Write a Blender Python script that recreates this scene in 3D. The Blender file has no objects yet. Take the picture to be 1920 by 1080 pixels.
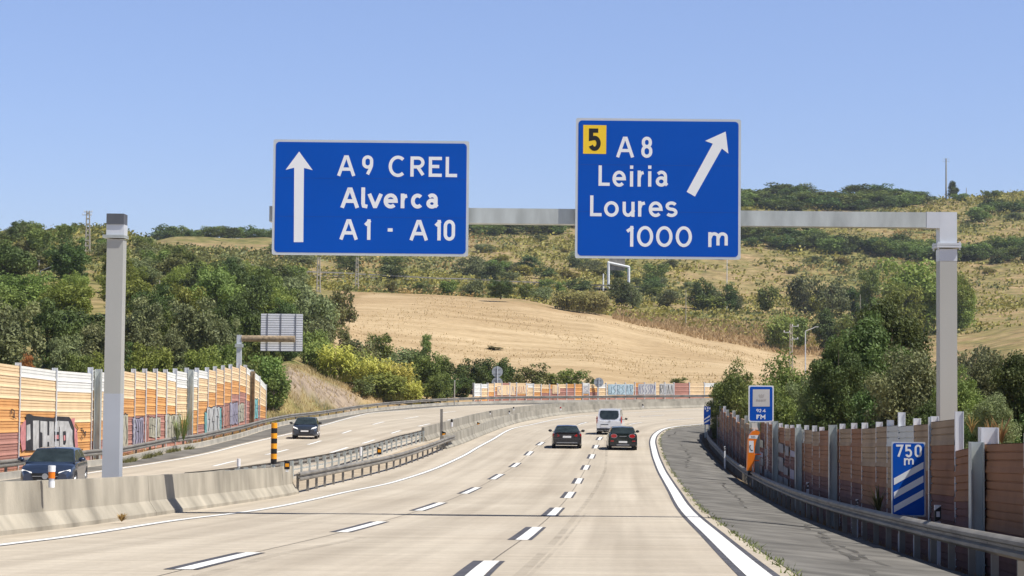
import bpy, bmesh, math, random
from mathutils import Vector, Matrix, noise

SC = bpy.context.scene
COL = SC.collection
rnd = random.Random(7)
F = 3600.0           # focal length in photo pixels
EYE = 1.3            # eye height over the road under the camera
PITCH = math.atan(180.0 / F)
ROLL = math.radians(0.55)

# ------------------------------------------------------------------ camera
CAMROT = (Matrix.Rotation(math.pi / 2 + PITCH, 3, 'X') @ Matrix.Rotation(ROLL, 3, 'Z'))
cam_d = bpy.data.cameras.new("camera")
cam = bpy.data.objects.new("camera", cam_d)
COL.objects.link(cam)
cam.matrix_world = Matrix.Translation((0, 0, EYE)) @ CAMROT.to_4x4()
cam_d.sensor_width = 36.0
cam_d.lens = F / 1920.0 * 36.0
cam_d.clip_start = 0.5
cam_d.clip_end = 9000
SC.camera = cam

def ray(px, py):
    return CAMROT @ Vector(((px - 960) / F, (540 - py) / F, -1.0))

def at(px, py, Y):
    """World point seen at photo pixel (px,py) at forward distance Y."""
    v = ray(px, py)
    t = Y / v.y
    return Vector((v.x * t, Y, EYE + v.z * t))

# ------------------------------------------------------------------ small maths
def pchip(pts):
    pts = sorted(pts)
    xs = [p[0] for p in pts]; ys = [p[1] for p in pts]
    n = len(xs)
    h = [xs[i + 1] - xs[i] for i in range(n - 1)]
    dl = [(ys[i + 1] - ys[i]) / h[i] for i in range(n - 1)]
    m = [0.0] * n
    m[0] = dl[0]; m[-1] = dl[-1]
    for i in range(1, n - 1):
        if dl[i - 1] * dl[i] <= 0:
            m[i] = 0.0
        else:
            w1 = 2 * h[i] + h[i - 1]; w2 = h[i] + 2 * h[i - 1]
            m[i] = (w1 + w2) / (w1 / dl[i - 1] + w2 / dl[i])
    def f(x):
        if x <= xs[0]:
            return ys[0] + m[0] * (x - xs[0])
        if x >= xs[-1]:
            return ys[-1] + m[-1] * (x - xs[-1])
        lo, hi = 0, n - 1
        while hi - lo > 1:
            k = (lo + hi) // 2
            if xs[k] <= x: lo = k
            else: hi = k
        t = (x - xs[lo]) / h[lo]
        t2 = t * t; t3 = t2 * t
        return ((2 * t3 - 3 * t2 + 1) * ys[lo] + (t3 - 2 * t2 + t) * h[lo] * m[lo]
                + (-2 * t3 + 3 * t2) * ys[hi] + (t3 - t2) * h[lo] * m[hi])
    return f

def sstep(a, b, x):
    t = min(1, max(0, (x - a) / (b - a)))
    return t * t * (3 - 2 * t)

def lin(pts, x):
    if x <= pts[0][0]: return pts[0][1]
    for (x0, y0), (x1, y1) in zip(pts, pts[1:]):
        if x <= x1: return y0 + (y1 - y0) * (x - x0) / (x1 - x0)
    return pts[-1][1]

# ------------------------------------------------------------------ road profile (a sag, then a rise)
prof = pchip([(-60, 2.2), (-20, .85), (0, 0.0), (22.9, -.99), (37.2, -1.60), (50.8, -2.08), (66.2, -2.52), (80.8, -2.79),
              (95.7, -2.88), (109.8, -2.82), (120.5, -2.67), (144, -2.48), (162, -2.28), (175, -2.08), (190, -1.85),
              (206, -1.55), (230, -1.04), (260, -.28), (300, .8), (360, 2.6)])

def G(px, py):
    """Point of the road surface seen at a photo pixel."""
    v = ray(px, py); v = v / v.y
    lo = 12.0
    y = lo
    while y < 340:
        if EYE + v.z * y < prof(y): break
        lo = y; y += 2.0
    hi = y
    for _ in range(24):
        m = (lo + hi) / 2
        if EYE + v.z * m < prof(m): hi = m
        else: lo = m
    return Vector((v.x * lo, lo, prof(lo)))

def plan(pix, extra=()):
    """X as a function of Y for a line on the road given by photo pixels."""
    pts = [(p.y, p.x) for p in (G(*q) for q in pix)] + list(extra)
    pts.sort()
    out = [pts[0]]
    for p in pts[1:]:
        if p[0] - out[-1][0] > .8: out.append(p)
    return pchip(out)

RE = plan([(1414, 1072), (1341, 1007), (1290, 960), (1260, 915), (1238, 877), (1226, 842), (1224, 826), (1232, 812), (1254, 802), (1313, 795.5)],
          [(-40, .2), (0, 1.6), (186, 25), (198, 36), (215, 58), (260, 130)])
LE = plan([(0, 1022), (100, 1010), (313, 978), (480, 957), (640, 924.5), (738, 904), (862, 858), (918.5, 826.7), (960, 804), (1000, 795.5),
           (1040, 787), (1079, 781), (1150, 776), (1230, 771.5), (1321, 767)], [(-40, -9.6), (0, -8.7), (15, -8.45)])
DR = plan([(903, 1068), (993, 1001), (1040, 960), (1068, 928), (1085, 902), (1099, 877), (1110, 856), (1118, 837), (1125, 822), (1145, 806), (1190, 794), (1279, 786)],
          [(-40, -3.2), (0, -1.2), (200, 27), (215, 42)])
DL = plan([(410, 1052), (680, 988), (808, 950), (883, 920), (932, 894), (967, 872), (993, 850), (1014, 832), (1045, 812), (1092, 794), (1150, 785), (1221, 780), (1320, 773)],
          [(-40, -6.2), (0, -4.8)])
BA = plan([(0, 1005), (150, 987), (300, 966), (450, 944), (560, 926), (623, 910), (693, 893), (740, 880), (785, 864), (833, 844), (860, 835), (910, 815), (960, 796.5),
           (1010, 785), (1065, 777), (1200, 768), (1321, 764)], [(-40, -10.6), (0, -9.7), (15, -9.35)])
OL = plan([(162, 888), (225.7, 878.5), (362, 856), (541, 814), (640, 788), (687, 776), (785, 767), (895, 760), (1000, 758.5), (1150, 757), (1321, 755)], [(-40, -21), (30, -18.5)])
KB = plan([(160, 876), (226, 868), (313, 848), (383, 837), (440, 823), (499, 805), (542, 795), (596, 788), (680, 774), (785, 763), (895, 754.5), (960, 755.5), (1115, 754), (1321, 752)],
          [(-40, -23), (40, -20.8), (60, -20.4)])
O1 = plan([(421.6, 869), (519.6, 848), (591, 830), (650, 810), (709, 793.5), (772, 783), (838, 773), (900, 767)], [(0, -15.4), (30, -15.2)])
O2 = plan([(557, 866), (636, 844), (692, 828), (742, 810), (795, 797), (850, 786)], [(0, -13.2), (30, -13)])

def poly(fx, y0, y1, step=1.5):
    n = max(2, int((y1 - y0) / step) + 1)
    out = []
    y = y0
    while y < y1:
        out.append((fx(y), y))
        s = (fx(y + .5) - fx(y - .5))
        y += step / math.sqrt(1 + s * s)
    out.append((fx(y1), y1))
    return out

def offs(pl, d):
    """Offset a plan polyline; d > 0 is to the right of travel."""
    out = []
    for i, (x, y) in enumerate(pl):
        a = pl[max(0, i - 1)]; b = pl[min(len(pl) - 1, i + 1)]
        tx, ty = b[0] - a[0], b[1] - a[1]
        l = math.hypot(tx, ty) or 1
        out.append((x + ty / l * d, y - tx / l * d))
    return out

def arclen(pl):
    s = [0.0]
    for a, b in zip(pl, pl[1:]):
        s.append(s[-1] + math.hypot(b[0] - a[0], b[1] - a[1]))
    return s

def along(pl, s, acc=None):
    acc = acc or arclen(pl)
    s = min(max(s, 0), acc[-1])
    lo, hi = 0, len(acc) - 1
    while hi - lo > 1:
        k = (lo + hi) // 2
        if acc[k] <= s: lo = k
        else: hi = k
    t = (s - acc[lo]) / max(1e-6, acc[hi] - acc[lo])
    a, b = pl[lo], pl[hi]
    return (a[0] + (b[0] - a[0]) * t, a[1] + (b[1] - a[1]) * t), math.atan2(b[1] - a[1], b[0] - a[0])

def surf(x, y):
    """Road and shoulder height: flat across, the near shoulder falling to its verge."""
    dx = x - RE(y) - .3
    return prof(y) - min(.27, max(0, dx) * .08) - .34 * sstep(3.2, 3.9, dx)

# ------------------------------------------------------------------ materials
MATS = {}
def lin2(c, k): return (min(1, c[0] * k), min(1, c[1] * k), min(1, c[2] * k), 1)

def mat(name, col, rough=.6, metal=0.0, var=.12, scale=3.0, bump=0.0, bscale=40.0, spec=.4, coat=0.0, emis=None, stretch=(1, 1, 1)):
    if name in MATS: return MATS[name]
    m = bpy.data.materials.new(name); m.use_nodes = True
    nt = m.node_tree; b = nt.nodes['Principled BSDF']
    b.inputs['Roughness'].default_value = rough
    b.inputs['Metallic'].default_value = metal
    b.inputs['Specular IOR Level'].default_value = spec
    b.inputs['Coat Weight'].default_value = coat
    if emis:
        b.inputs['Emission Color'].default_value = (*emis[0], 1); b.inputs['Emission Strength'].default_value = emis[1]
    tc = nt.nodes.new('ShaderNodeTexCoord')
    mp = nt.nodes.new('ShaderNodeMapping'); mp.inputs['Scale'].default_value = stretch
    nt.links.new(tc.outputs['Object'], mp.inputs['Vector'])
    n = nt.nodes.new('ShaderNodeTexNoise'); n.inputs['Scale'].default_value = scale; n.inputs['Detail'].default_value = 6
    nt.links.new(mp.outputs[0], n.inputs['Vector'])
    r = nt.nodes.new('ShaderNodeValToRGB')
    r.color_ramp.elements[0].position = .3; r.color_ramp.elements[1].position = .7
    r.color_ramp.elements[0].color = lin2(col, 1 - var); r.color_ramp.elements[1].color = lin2(col, 1 + var)
    nt.links.new(n.outputs['Fac'], r.inputs['Fac'])
    nt.links.new(r.outputs['Color'], b.inputs['Base Color'])
    if bump:
        n2 = nt.nodes.new('ShaderNodeTexNoise'); n2.inputs['Scale'].default_value = bscale; n2.inputs['Detail'].default_value = 4
        nt.links.new(mp.outputs[0], n2.inputs['Vector'])
        bp = nt.nodes.new('ShaderNodeBump'); bp.inputs['Strength'].default_value = bump; bp.inputs['Distance'].default_value = .02
        nt.links.new(n2.outputs['Fac'], bp.inputs['Height']); nt.links.new(bp.outputs[0], b.inputs['Normal'])
    MATS[name] = m
    return m

def leaf_mat(name, dark, light, trans=.3, hue=.03):
    m = bpy.data.materials.new(name); m.use_nodes = True
    nt = m.node_tree; nt.nodes.clear()
    out = nt.nodes.new('ShaderNodeOutputMaterial')
    at_ = nt.nodes.new('ShaderNodeAttribute'); at_.attribute_name = 'tint'
    oi = nt.nodes.new('ShaderNodeObjectInfo')
    ma = nt.nodes.new('ShaderNodeMath'); ma.operation = 'MULTIPLY_ADD'
    nt.links.new(oi.outputs['Random'], ma.inputs[0]); ma.inputs[1].default_value = .45; ma.inputs[2].default_value = -.22
    ad = nt.nodes.new('ShaderNodeMath'); ad.operation = 'ADD'; ad.use_clamp = True
    nt.links.new(at_.outputs['Fac'], ad.inputs[0]); nt.links.new(ma.outputs[0], ad.inputs[1])
    r = nt.nodes.new('ShaderNodeValToRGB')
    r.color_ramp.elements[0].color = (*dark, 1); r.color_ramp.elements[1].color = (*light, 1)
    nt.links.new(ad.outputs[0], r.inputs['Fac'])
    hs = nt.nodes.new('ShaderNodeHueSaturation')
    mh = nt.nodes.new('ShaderNodeMath'); mh.operation = 'MULTIPLY_ADD'
    nt.links.new(oi.outputs['Random'], mh.inputs[0]); mh.inputs[1].default_value = hue * 2; mh.inputs[2].default_value = .5 - hue
    nt.links.new(mh.outputs[0], hs.inputs['Hue']); nt.links.new(r.outputs['Color'], hs.inputs['Color'])
    p = nt.nodes.new('ShaderNodeBsdfPrincipled')
    p.inputs['Roughness'].default_value = .55; p.inputs['Specular IOR Level'].default_value = .28
    t = nt.nodes.new('ShaderNodeBsdfTranslucent')
    mx = nt.nodes.new('ShaderNodeMixShader'); mx.inputs[0].default_value = trans
    nt.links.new(hs.outputs[0], p.inputs['Base Color']); nt.links.new(hs.outputs[0], t.inputs['Color'])
    nt.links.new(p.outputs[0], mx.inputs[1]); nt.links.new(t.outputs[0], mx.inputs[2]); nt.links.new(mx.outputs[0], out.inputs[0])
    MATS[name] = m
    return m

M_GALV = mat('galvanised', (.50, .535, .52), .5, .3, .2, 3.0, .1, 60, stretch=(1, 1, .3))
M_GALVD = mat('galvanised_weathered', (.25, .235, .21), .62, .25, .3, 1.2, .1, 60)
M_GALVL = mat('galvanised_bright', (.66, .69, .73), .45, .25, .08, 1.5)
M_MAST = mat('mast_paint', (.47, .47, .44), .5, .15, .07, .8, stretch=(1, 1, .25))
M_RUSTY = mat('rusty_pipe', (.3, .23, .15), .8, 0, .4, 4, .2, 30)
M_CONC = mat('barrier_concrete', (.37, .335, .27), .9, 0, .36, 1.0, .4, 25, stretch=(1, 1, .45))
M_CONC2 = mat('barrier_concrete_stained', (.30, .28, .235), .9, 0, .32, .9, .35, 25, stretch=(1, 1, .5))
M_KERB = mat('kerb_concrete', (.43, .405, .35), .9, 0, .25, .9, .2, 20)
M_WHITE = mat('road_paint', (.84, .84, .82), .7, 0, .08, 2.0, .1, 60)
M_BLACKP = mat('road_paint_black', (.085, .085, .1), .85, 0, .3, 3)
M_SIGNW = mat('sign_white', (.85, .87, .90), .5, 0, .03, 1.0)
M_SIGNB = mat('sign_blue', (.000, .082, .48), .6, 0, .05, .6, spec=.15)
M_SIGNY = mat('sign_yellow', (.92, .62, .03), .5, 0, .04, 1)
M_SIGNF = mat('sign_edge', (.58, .62, .66), .45, .1, .06, 1)
M_BLACK = mat('black_paint', (.012, .012, .013), .5, 0, .2, 3)
M_RUB = mat('rubber', (.018, .018, .02), .85, 0, .2, 8)
M_ORANGE = mat('orange_plastic', (.9, .22, .01), .4, 0, .06, 3)
M_AMBER = mat('amber_band', (.9, .36, .01), .5, 0, .08, 3)
M_REFL = mat('white_reflector', (.82, .82, .84), .3, 0, .05, 5)
M_REDL = mat('red_lens', (.42, .012, .015), .15, 0, .1, 6, coat=.6)
M_LAMP = mat('lens_glow', (.8, .82, .86), .12, .2, .05, 6, coat=.8, emis=((1, .97, .92), .9))  # glow added to stand in for sun glints on the lenses
M_GLASS = mat('car_glass', (.030, .042, .046), .1, 0, .35, 3, spec=.5)
M_ALLOY = mat('alloy', (.4, .41, .43), .35, .7, .1, 5)
M_PLATE = mat('number_plate', (.78, .79, .8), .5, 0, .04, 5)
M_PLASTIC = mat('black_plastic', (.03, .03, .033), .7, 0, .2, 5)
M_WOOD = mat('pole_concrete', (.4, .37, .32), .9, 0, .2, 2, .2, 20)
M_BARK = mat('bark', (.13, .1, .075), .95, 0, .3, 6, .5, 20)
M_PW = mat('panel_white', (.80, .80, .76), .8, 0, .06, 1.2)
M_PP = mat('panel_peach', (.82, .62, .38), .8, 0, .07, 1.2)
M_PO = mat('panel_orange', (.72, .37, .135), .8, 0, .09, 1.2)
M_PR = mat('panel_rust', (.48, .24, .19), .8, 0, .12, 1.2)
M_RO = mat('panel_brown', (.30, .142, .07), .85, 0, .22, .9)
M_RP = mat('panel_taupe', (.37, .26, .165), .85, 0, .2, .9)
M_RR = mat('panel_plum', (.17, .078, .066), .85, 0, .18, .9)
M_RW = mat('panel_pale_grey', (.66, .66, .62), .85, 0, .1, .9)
M_PG = mat('graffiti_silver', (.50, .50, .49), .7, 0, .22, 2.5)
M_PK = mat('graffiti_black', (.03, .03, .035), .7, 0, .3, 3)
M_PPK = mat('graffiti_pink', (.60, .24, .24), .7, 0, .25, 3)
M_PT = mat('graffiti_teal', (.2, .47, .48), .7, 0, .3, 3)
M_PV = mat('graffiti_violet', (.33, .31, .40), .7, 0, .3, 3)
M_PBL = mat('graffiti_blue', (.40, .53, .60), .7, 0, .25, 3)
M_PCR = mat('graffiti_olive', (.46, .44, .34), .7, 0, .3, 3)

# ------------------------------------------------------------------ mesh collector
class MB:
    def __init__(s):
        s.v = []; s.f = []; s.mi = []; s.mats = []; s.cur = 0; s.tint = None; s.uv = None
    def use(s, m):
        if m not in s.mats: s.mats.append(m)
        s.cur = s.mats.index(m); return s
    def face(s, idx): s.f.append(tuple(idx)); s.mi.append(s.cur)
    def quad(s, a, b, c, d):
        n = len(s.v); s.v += [tuple(a), tuple(b), tuple(c), tuple(d)]; s.face((n, n + 1, n + 2, n + 3))
    def ngon(s, pts):
        n = len(s.v); s.v += [tuple(p) for p in pts]; s.face(range(n, n + len(pts)))
    def box(s, c, size, rz=0.0, M=None):
        n = len(s.v); hx, hy, hz = size[0] / 2, size[1] / 2, size[2] / 2
        R = M or Matrix.Rotation(rz, 3, 'Z'); c = Vector(c)
        for z in (-hz, hz):
            for x, y in ((-hx, -hy), (hx, -hy), (hx, hy), (-hx, hy)):
                s.v.append(tuple(c + R @ Vector((x, y, z))))
        for q in ((3, 2, 1, 0), (4, 5, 6, 7), (0, 1, 5, 4), (1, 2, 6, 5), (2, 3, 7, 6), (3, 0, 4, 7)):
            s.face([n + k for k in q])
        return s
    def bar(s, a, b, r, r2=None, seg=8, caps=True):
        a = Vector(a); b = Vector(b); r2 = r if r2 is None else r2
        d = (b - a).normalized()
        u = d.orthogonal().normalized(); w = d.cross(u)
        n = len(s.v)
        for p, rr in ((a, r), (b, r2)):
            for k in range(seg):
                t = 2 * math.pi * k / seg
                s.v.append(tuple(p + u * math.cos(t) * rr + w * math.sin(t) * rr))
        for k in range(seg):
            k2 = (k + 1) % seg
            s.face((n + k, n + k2, n + seg + k2, n + seg + k))
        if caps:
            s.face([n + k for k in range(seg)][::-1]); s.face([n + seg + k for k in range(seg)])
        return s
    def tube(s, pts, r, seg=8):
        for a, b in zip(pts, pts[1:]): s.bar(a, b, r, seg=seg)
        return s
    def prism(s, pts, ax, ay, o, depth):
        """Outline pts (u,v) in plane (ax,ay) at o, extruded by the vector depth."""
        n = len(s.v); k = len(pts); ax = Vector(ax); ay = Vector(ay); o = Vector(o); dp = Vector(depth)
        for off in (Vector((0, 0, 0)), dp):
            for u, v in pts: s.v.append(tuple(o + ax * u + ay * v + off))
        s.face(range(n, n + k)); s.face([n + k + i for i in range(k)][::-1])
        for i in range(k):
            j = (i + 1) % k
            s.face((n + i, n + k + i, n + k + j, n + j))
        return s
    def sweep(s, path, prof_, closed=True):
        """path: 3D points; prof_: (side, up) outline; side > 0 is to the right of travel."""
        n0 = len(s.v); k = len(prof_)
        for i, p in enumerate(path):
            a = path[max(0, i - 1)]; b = path[min(len(path) - 1, i + 1)]
            tx, ty = b[0] - a[0], b[1] - a[1]; l = math.hypot(tx, ty) or 1
            nx, ny = ty / l, -tx / l
            for u, v in prof_: s.v.append((p[0] + nx * u, p[1] + ny * u, p[2] + v))
        for i in range(len(path) - 1):
            for j in range(k if closed else k - 1):
                j2 = (j + 1) % k
                s.face((n0 + i * k + j, n0 + (i + 1) * k + j, n0 + (i + 1) * k + j2, n0 + i * k + j2))
        if closed:
            s.face([n0 + j for j in range(k)]); s.face([n0 + (len(path) - 1) * k + j for j in range(k)][::-1])
        return s
    def build(s, name, m=None, parent=None, smooth=None, recalc=True):
        me = bpy.data.meshes.new(name)
        me.from_pydata(s.v, [], s.f)
        mats = s.mats or [m]
        for x in mats: me.materials.append(x)
        if s.mats: me.polygons.foreach_set('material_index', s.mi)
        if s.tint:
            a = me.attributes.new('tint', 'FLOAT', 'POINT'); a.data.foreach_set('value', s.tint)
        if s.uv:
            l = me.uv_layers.new(name='lane')
            idx = [0] * len(me.loops); me.loops.foreach_get('vertex_index', idx)
            flat = []
            for i in idx: flat += s.uv[i]
            l.data.foreach_set('uv', flat)
        if recalc:
            bm = bmesh.new(); bm.from_mesh(me); bmesh.ops.recalc_face_normals(bm, faces=bm.faces); bm.to_mesh(me); bm.free()
        if smooth is not None:
            me.shade_smooth(); me.set_sharp_from_angle(angle=math.radians(smooth))
        me.update()
        o = bpy.data.objects.new(name, me); COL.objects.link(o)
        if parent is not None: o.parent = parent
        return o

def tag(o, label=None, cat=None, group=None, kind=None):
    if label: o['label'] = label
    if cat: o['category'] = cat
    if group: o['group'] = group
    if kind: o['kind'] = kind
    return o

def thing(name, label, cat, loc=(0, 0, 0), rz=0.0, group=None):
    o = bpy.data.objects.new(name, None); COL.objects.link(o)
    o.location = loc; o.rotation_euler = (0, 0, rz); o.empty_display_size = .2
    return tag(o, label, cat, group)

def copy_tree(o, parent=None):
    c = o.copy(); COL.objects.link(c)
    if parent is not None: c.parent = parent
    for ch in list(o.children): copy_tree(ch, c)
    return c

def zpath(pl, dz=0.0, fz=surf):
    return [Vector((x, y, fz(x, y) + dz)) for x, y in pl]

def strip(mb, pa, pb, lift):
    n = len(mb.v)
    for a, b in zip(pa, pb):
        mb.v.append((a[0], a[1], surf(*a) + lift)); mb.v.append((b[0], b[1], surf(*b) + lift))
    for i in range(len(pa) - 1):
        mb.face((n + 2 * i, n + 2 * i + 1, n + 2 * i + 3, n + 2 * i + 2))

# ------------------------------------------------------------------ terrain
COLS = {
    -900: [(30, 800), (90, 740), (200, 640), (400, 520), (560, 450), (800, 470), (3000, 640)],
    -100: [(60, 960), (100, 868), (122, 850), (150, 740), (220, 610), (320, 530), (430, 478), (520, 455), (700, 465), (3000, 640)],
    0:    [(60, 960), (106, 866), (122, 845), (150, 735), (220, 615), (320, 530), (430, 478), (520, 455), (700, 470), (3000, 640)],
    200:  [(60, 960), (108, 864), (125, 840), (155, 735), (220, 630), (320, 540), (430, 470), (520, 437), (640, 455), (3000, 640)],
    330:  [(60, 960), (120, 850), (140, 830), (170, 740), (230, 650), (320, 570), (430, 510), (560, 480), (800, 452), (1000, 470), (3000, 640)],
    450:  [(60, 960), (140, 826), (160, 810), (185, 740), (240, 660), (320, 585), (430, 520), (560, 485), (640, 472), (850, 452), (1000, 470), (3000, 640)],
    500:  [(60, 960), (158, 805), (170, 795), (190, 720), (215, 690), (330, 595), (430, 530), (560, 497), (640, 476), (850, 452), (1000, 470), (3000, 640)],
    545:  [(60, 960), (165, 798), (174, 788), (192, 694), (215, 682), (330, 600), (430, 545), (560, 505), (640, 490), (900, 450), (1100, 470), (3000, 640)],
    620:  [(60, 960), (176, 785), (186, 777), (203, 730), (225, 712), (270, 680), (330, 620), (400, 575), (440, 555), (560, 520), (650, 508), (950, 445), (1200, 465), (3000, 640)],
    690:  [(60, 960), (190, 774), (200, 768), (216, 748), (240, 728), (290, 680), (400, 572), (440, 553), (520, 549), (650, 516), (1000, 440), (1200, 460), (3000, 640)],
    800:  [(60, 960), (208, 764), (220, 758), (240, 738), (300, 680), (420, 560), (440, 555), (520, 549), (650, 520), (1000, 430), (1200, 450), (3000, 640)],
    960:  [(60, 960), (236, 754), (248, 746), (262, 722), (320, 668), (430, 566), (446, 562), (520, 556), (650, 530), (1000, 420), (1200, 440), (3000, 640)],
    1100: [(60, 960), (240, 752), (254, 743), (268, 720), (340, 652), (420, 592), (440, 588), (520, 572), (650, 540), (820, 465), (1000, 402), (1200, 425), (3000, 640)],
    1220: [(60, 960), (250, 750), (264, 740), (280, 715), (340, 668), (410, 620), (440, 610), (520, 582), (650, 545), (820, 460), (1000, 385), (1200, 405), (3000, 640)],
    1340: [(60, 960), (255, 748), (270, 738), (285, 712), (350, 672), (405, 645), (440, 632), (530, 585), (650, 555), (820, 455), (1000, 366), (1200, 385), (3000, 640)],
    1490: [(60, 960), (150, 835), (260, 745), (290, 715), (360, 690), (410, 672), (450, 652), (540, 588), (660, 560), (820, 455), (1000, 360), (1200, 380), (3000, 640)],
    1600: [(60, 960), (110, 860), (250, 745), (290, 715), (380, 690), (440, 655), (550, 590), (680, 555), (820, 455), (1000, 364), (1200, 380), (3000, 640)],
    1780: [(45, 1000), (80, 890), (200, 765), (290, 700), (400, 650), (560, 580), (680, 545), (800, 460), (1000, 366), (1200, 380), (3000, 640)],
    1950: [(40, 1030), (70, 910), (180, 765), (280, 690), (400, 620), (560, 570), (680, 530), (800, 450), (1000, 353), (1200, 365), (3000, 640)],
    2700: [(30, 1100), (60, 900), (150, 760), (280, 660), (560, 540), (1000, 380), (1200, 400), (3000, 640)],
}
COLX = sorted(COLS)
COLF = [pchip([(d, EYE + (720 - y) / F * d) for d, y in COLS[c]]) for c in COLX]

def far_z(x, y):
    px = 960 + F * x / max(y, 4.0)
    if px <= COLX[0]: return COLF[0](y)
    if px >= COLX[-1]: return COLF[-1](y)
    for i in range(len(COLX) - 1):
        if px <= COLX[i + 1]:
            t = (px - COLX[i]) / (COLX[i + 1] - COLX[i]); t = t * t * (3 - 2 * t) * .5 + t * .5
            return COLF[i](y) * (1 - t) + COLF[i + 1](y) * t

def corridor(x, y):
    """0 on the motorway, 1 on the open land."""
    if y > 275: return 1.0
    s = KB(y + .5) - KB(y - .5); c = 1 / math.sqrt(1 + s * s)
    dl = (KB(y) - x) * c
    a = sstep(2.2, 9.0 if y < 130 else 5.0, dl)
    s = RE(y + .5) - RE(y - .5); c = 1 / math.sqrt(1 + s * s)
    dr = (x - RE(y)) * c
    b = sstep(6.5, 14.0, dr)
    return max(a, b)

def ground(x, y):
    w = corridor(x, y)
    zr = 0.0
    if w < 1: zr = surf(x, max(-60, min(y, 300))) - .09
    if w <= 0: return zr
    zf = far_z(x, y)
    if y > 60:
        k = min(1, (y - 60) / 200) * w
        zf += k * (noise.noise(Vector((x * .03, y * .03, 0))) * .6 + noise.noise(Vector((x * .11, y * .11, 3))) * .12)
    if y > 500:
        zf += min(1, (y - 500) / 300) * (noise.noise(Vector((x * .012, y * .012, 7))) * 2.5 + noise.noise(Vector((x * .05, y * .05, 9))) * .8)
    return zr * (1 - w) + zf * w

def TG(px, py, y0=110, y1=1150):
    """Point of the open land seen at a photo pixel (first hit beyond y0)."""
    v = ray(px, py); v = v / v.y
    y = y0
    while y < y1:
        if EYE + v.z * y < ground(v.x * y, y): break
        y *= 1.006
    return Vector((v.x * y, y, ground(v.x * y, y)))
# ================================================================== GROUND
def eff_y(x, y, z): return 720 - (z - EYE) / max(y, 1) * F
FIELD_TOP = [(560, 650), (600, 622), (640, 592), (680, 556), (700, 552), (800, 556), (900, 561), (960, 569), (1080, 588), (1200, 608), (1340, 636), (1490, 668), (1600, 694)]
GRID_PX = [-6000, -4200, -3000, -2200, -1600, -1100, -700, -400, -200, -100] + [x for x in range(-50, 1975, 9)] + [2050, 2150, 2400, 2800, 3400, 4200, 5500, 7500]
GRID_D = [6.0]
while GRID_D[-1] < 3000: GRID_D.append(GRID_D[-1] * (1.022 if 90 < GRID_D[-1] < 1250 else 1.06))

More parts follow.
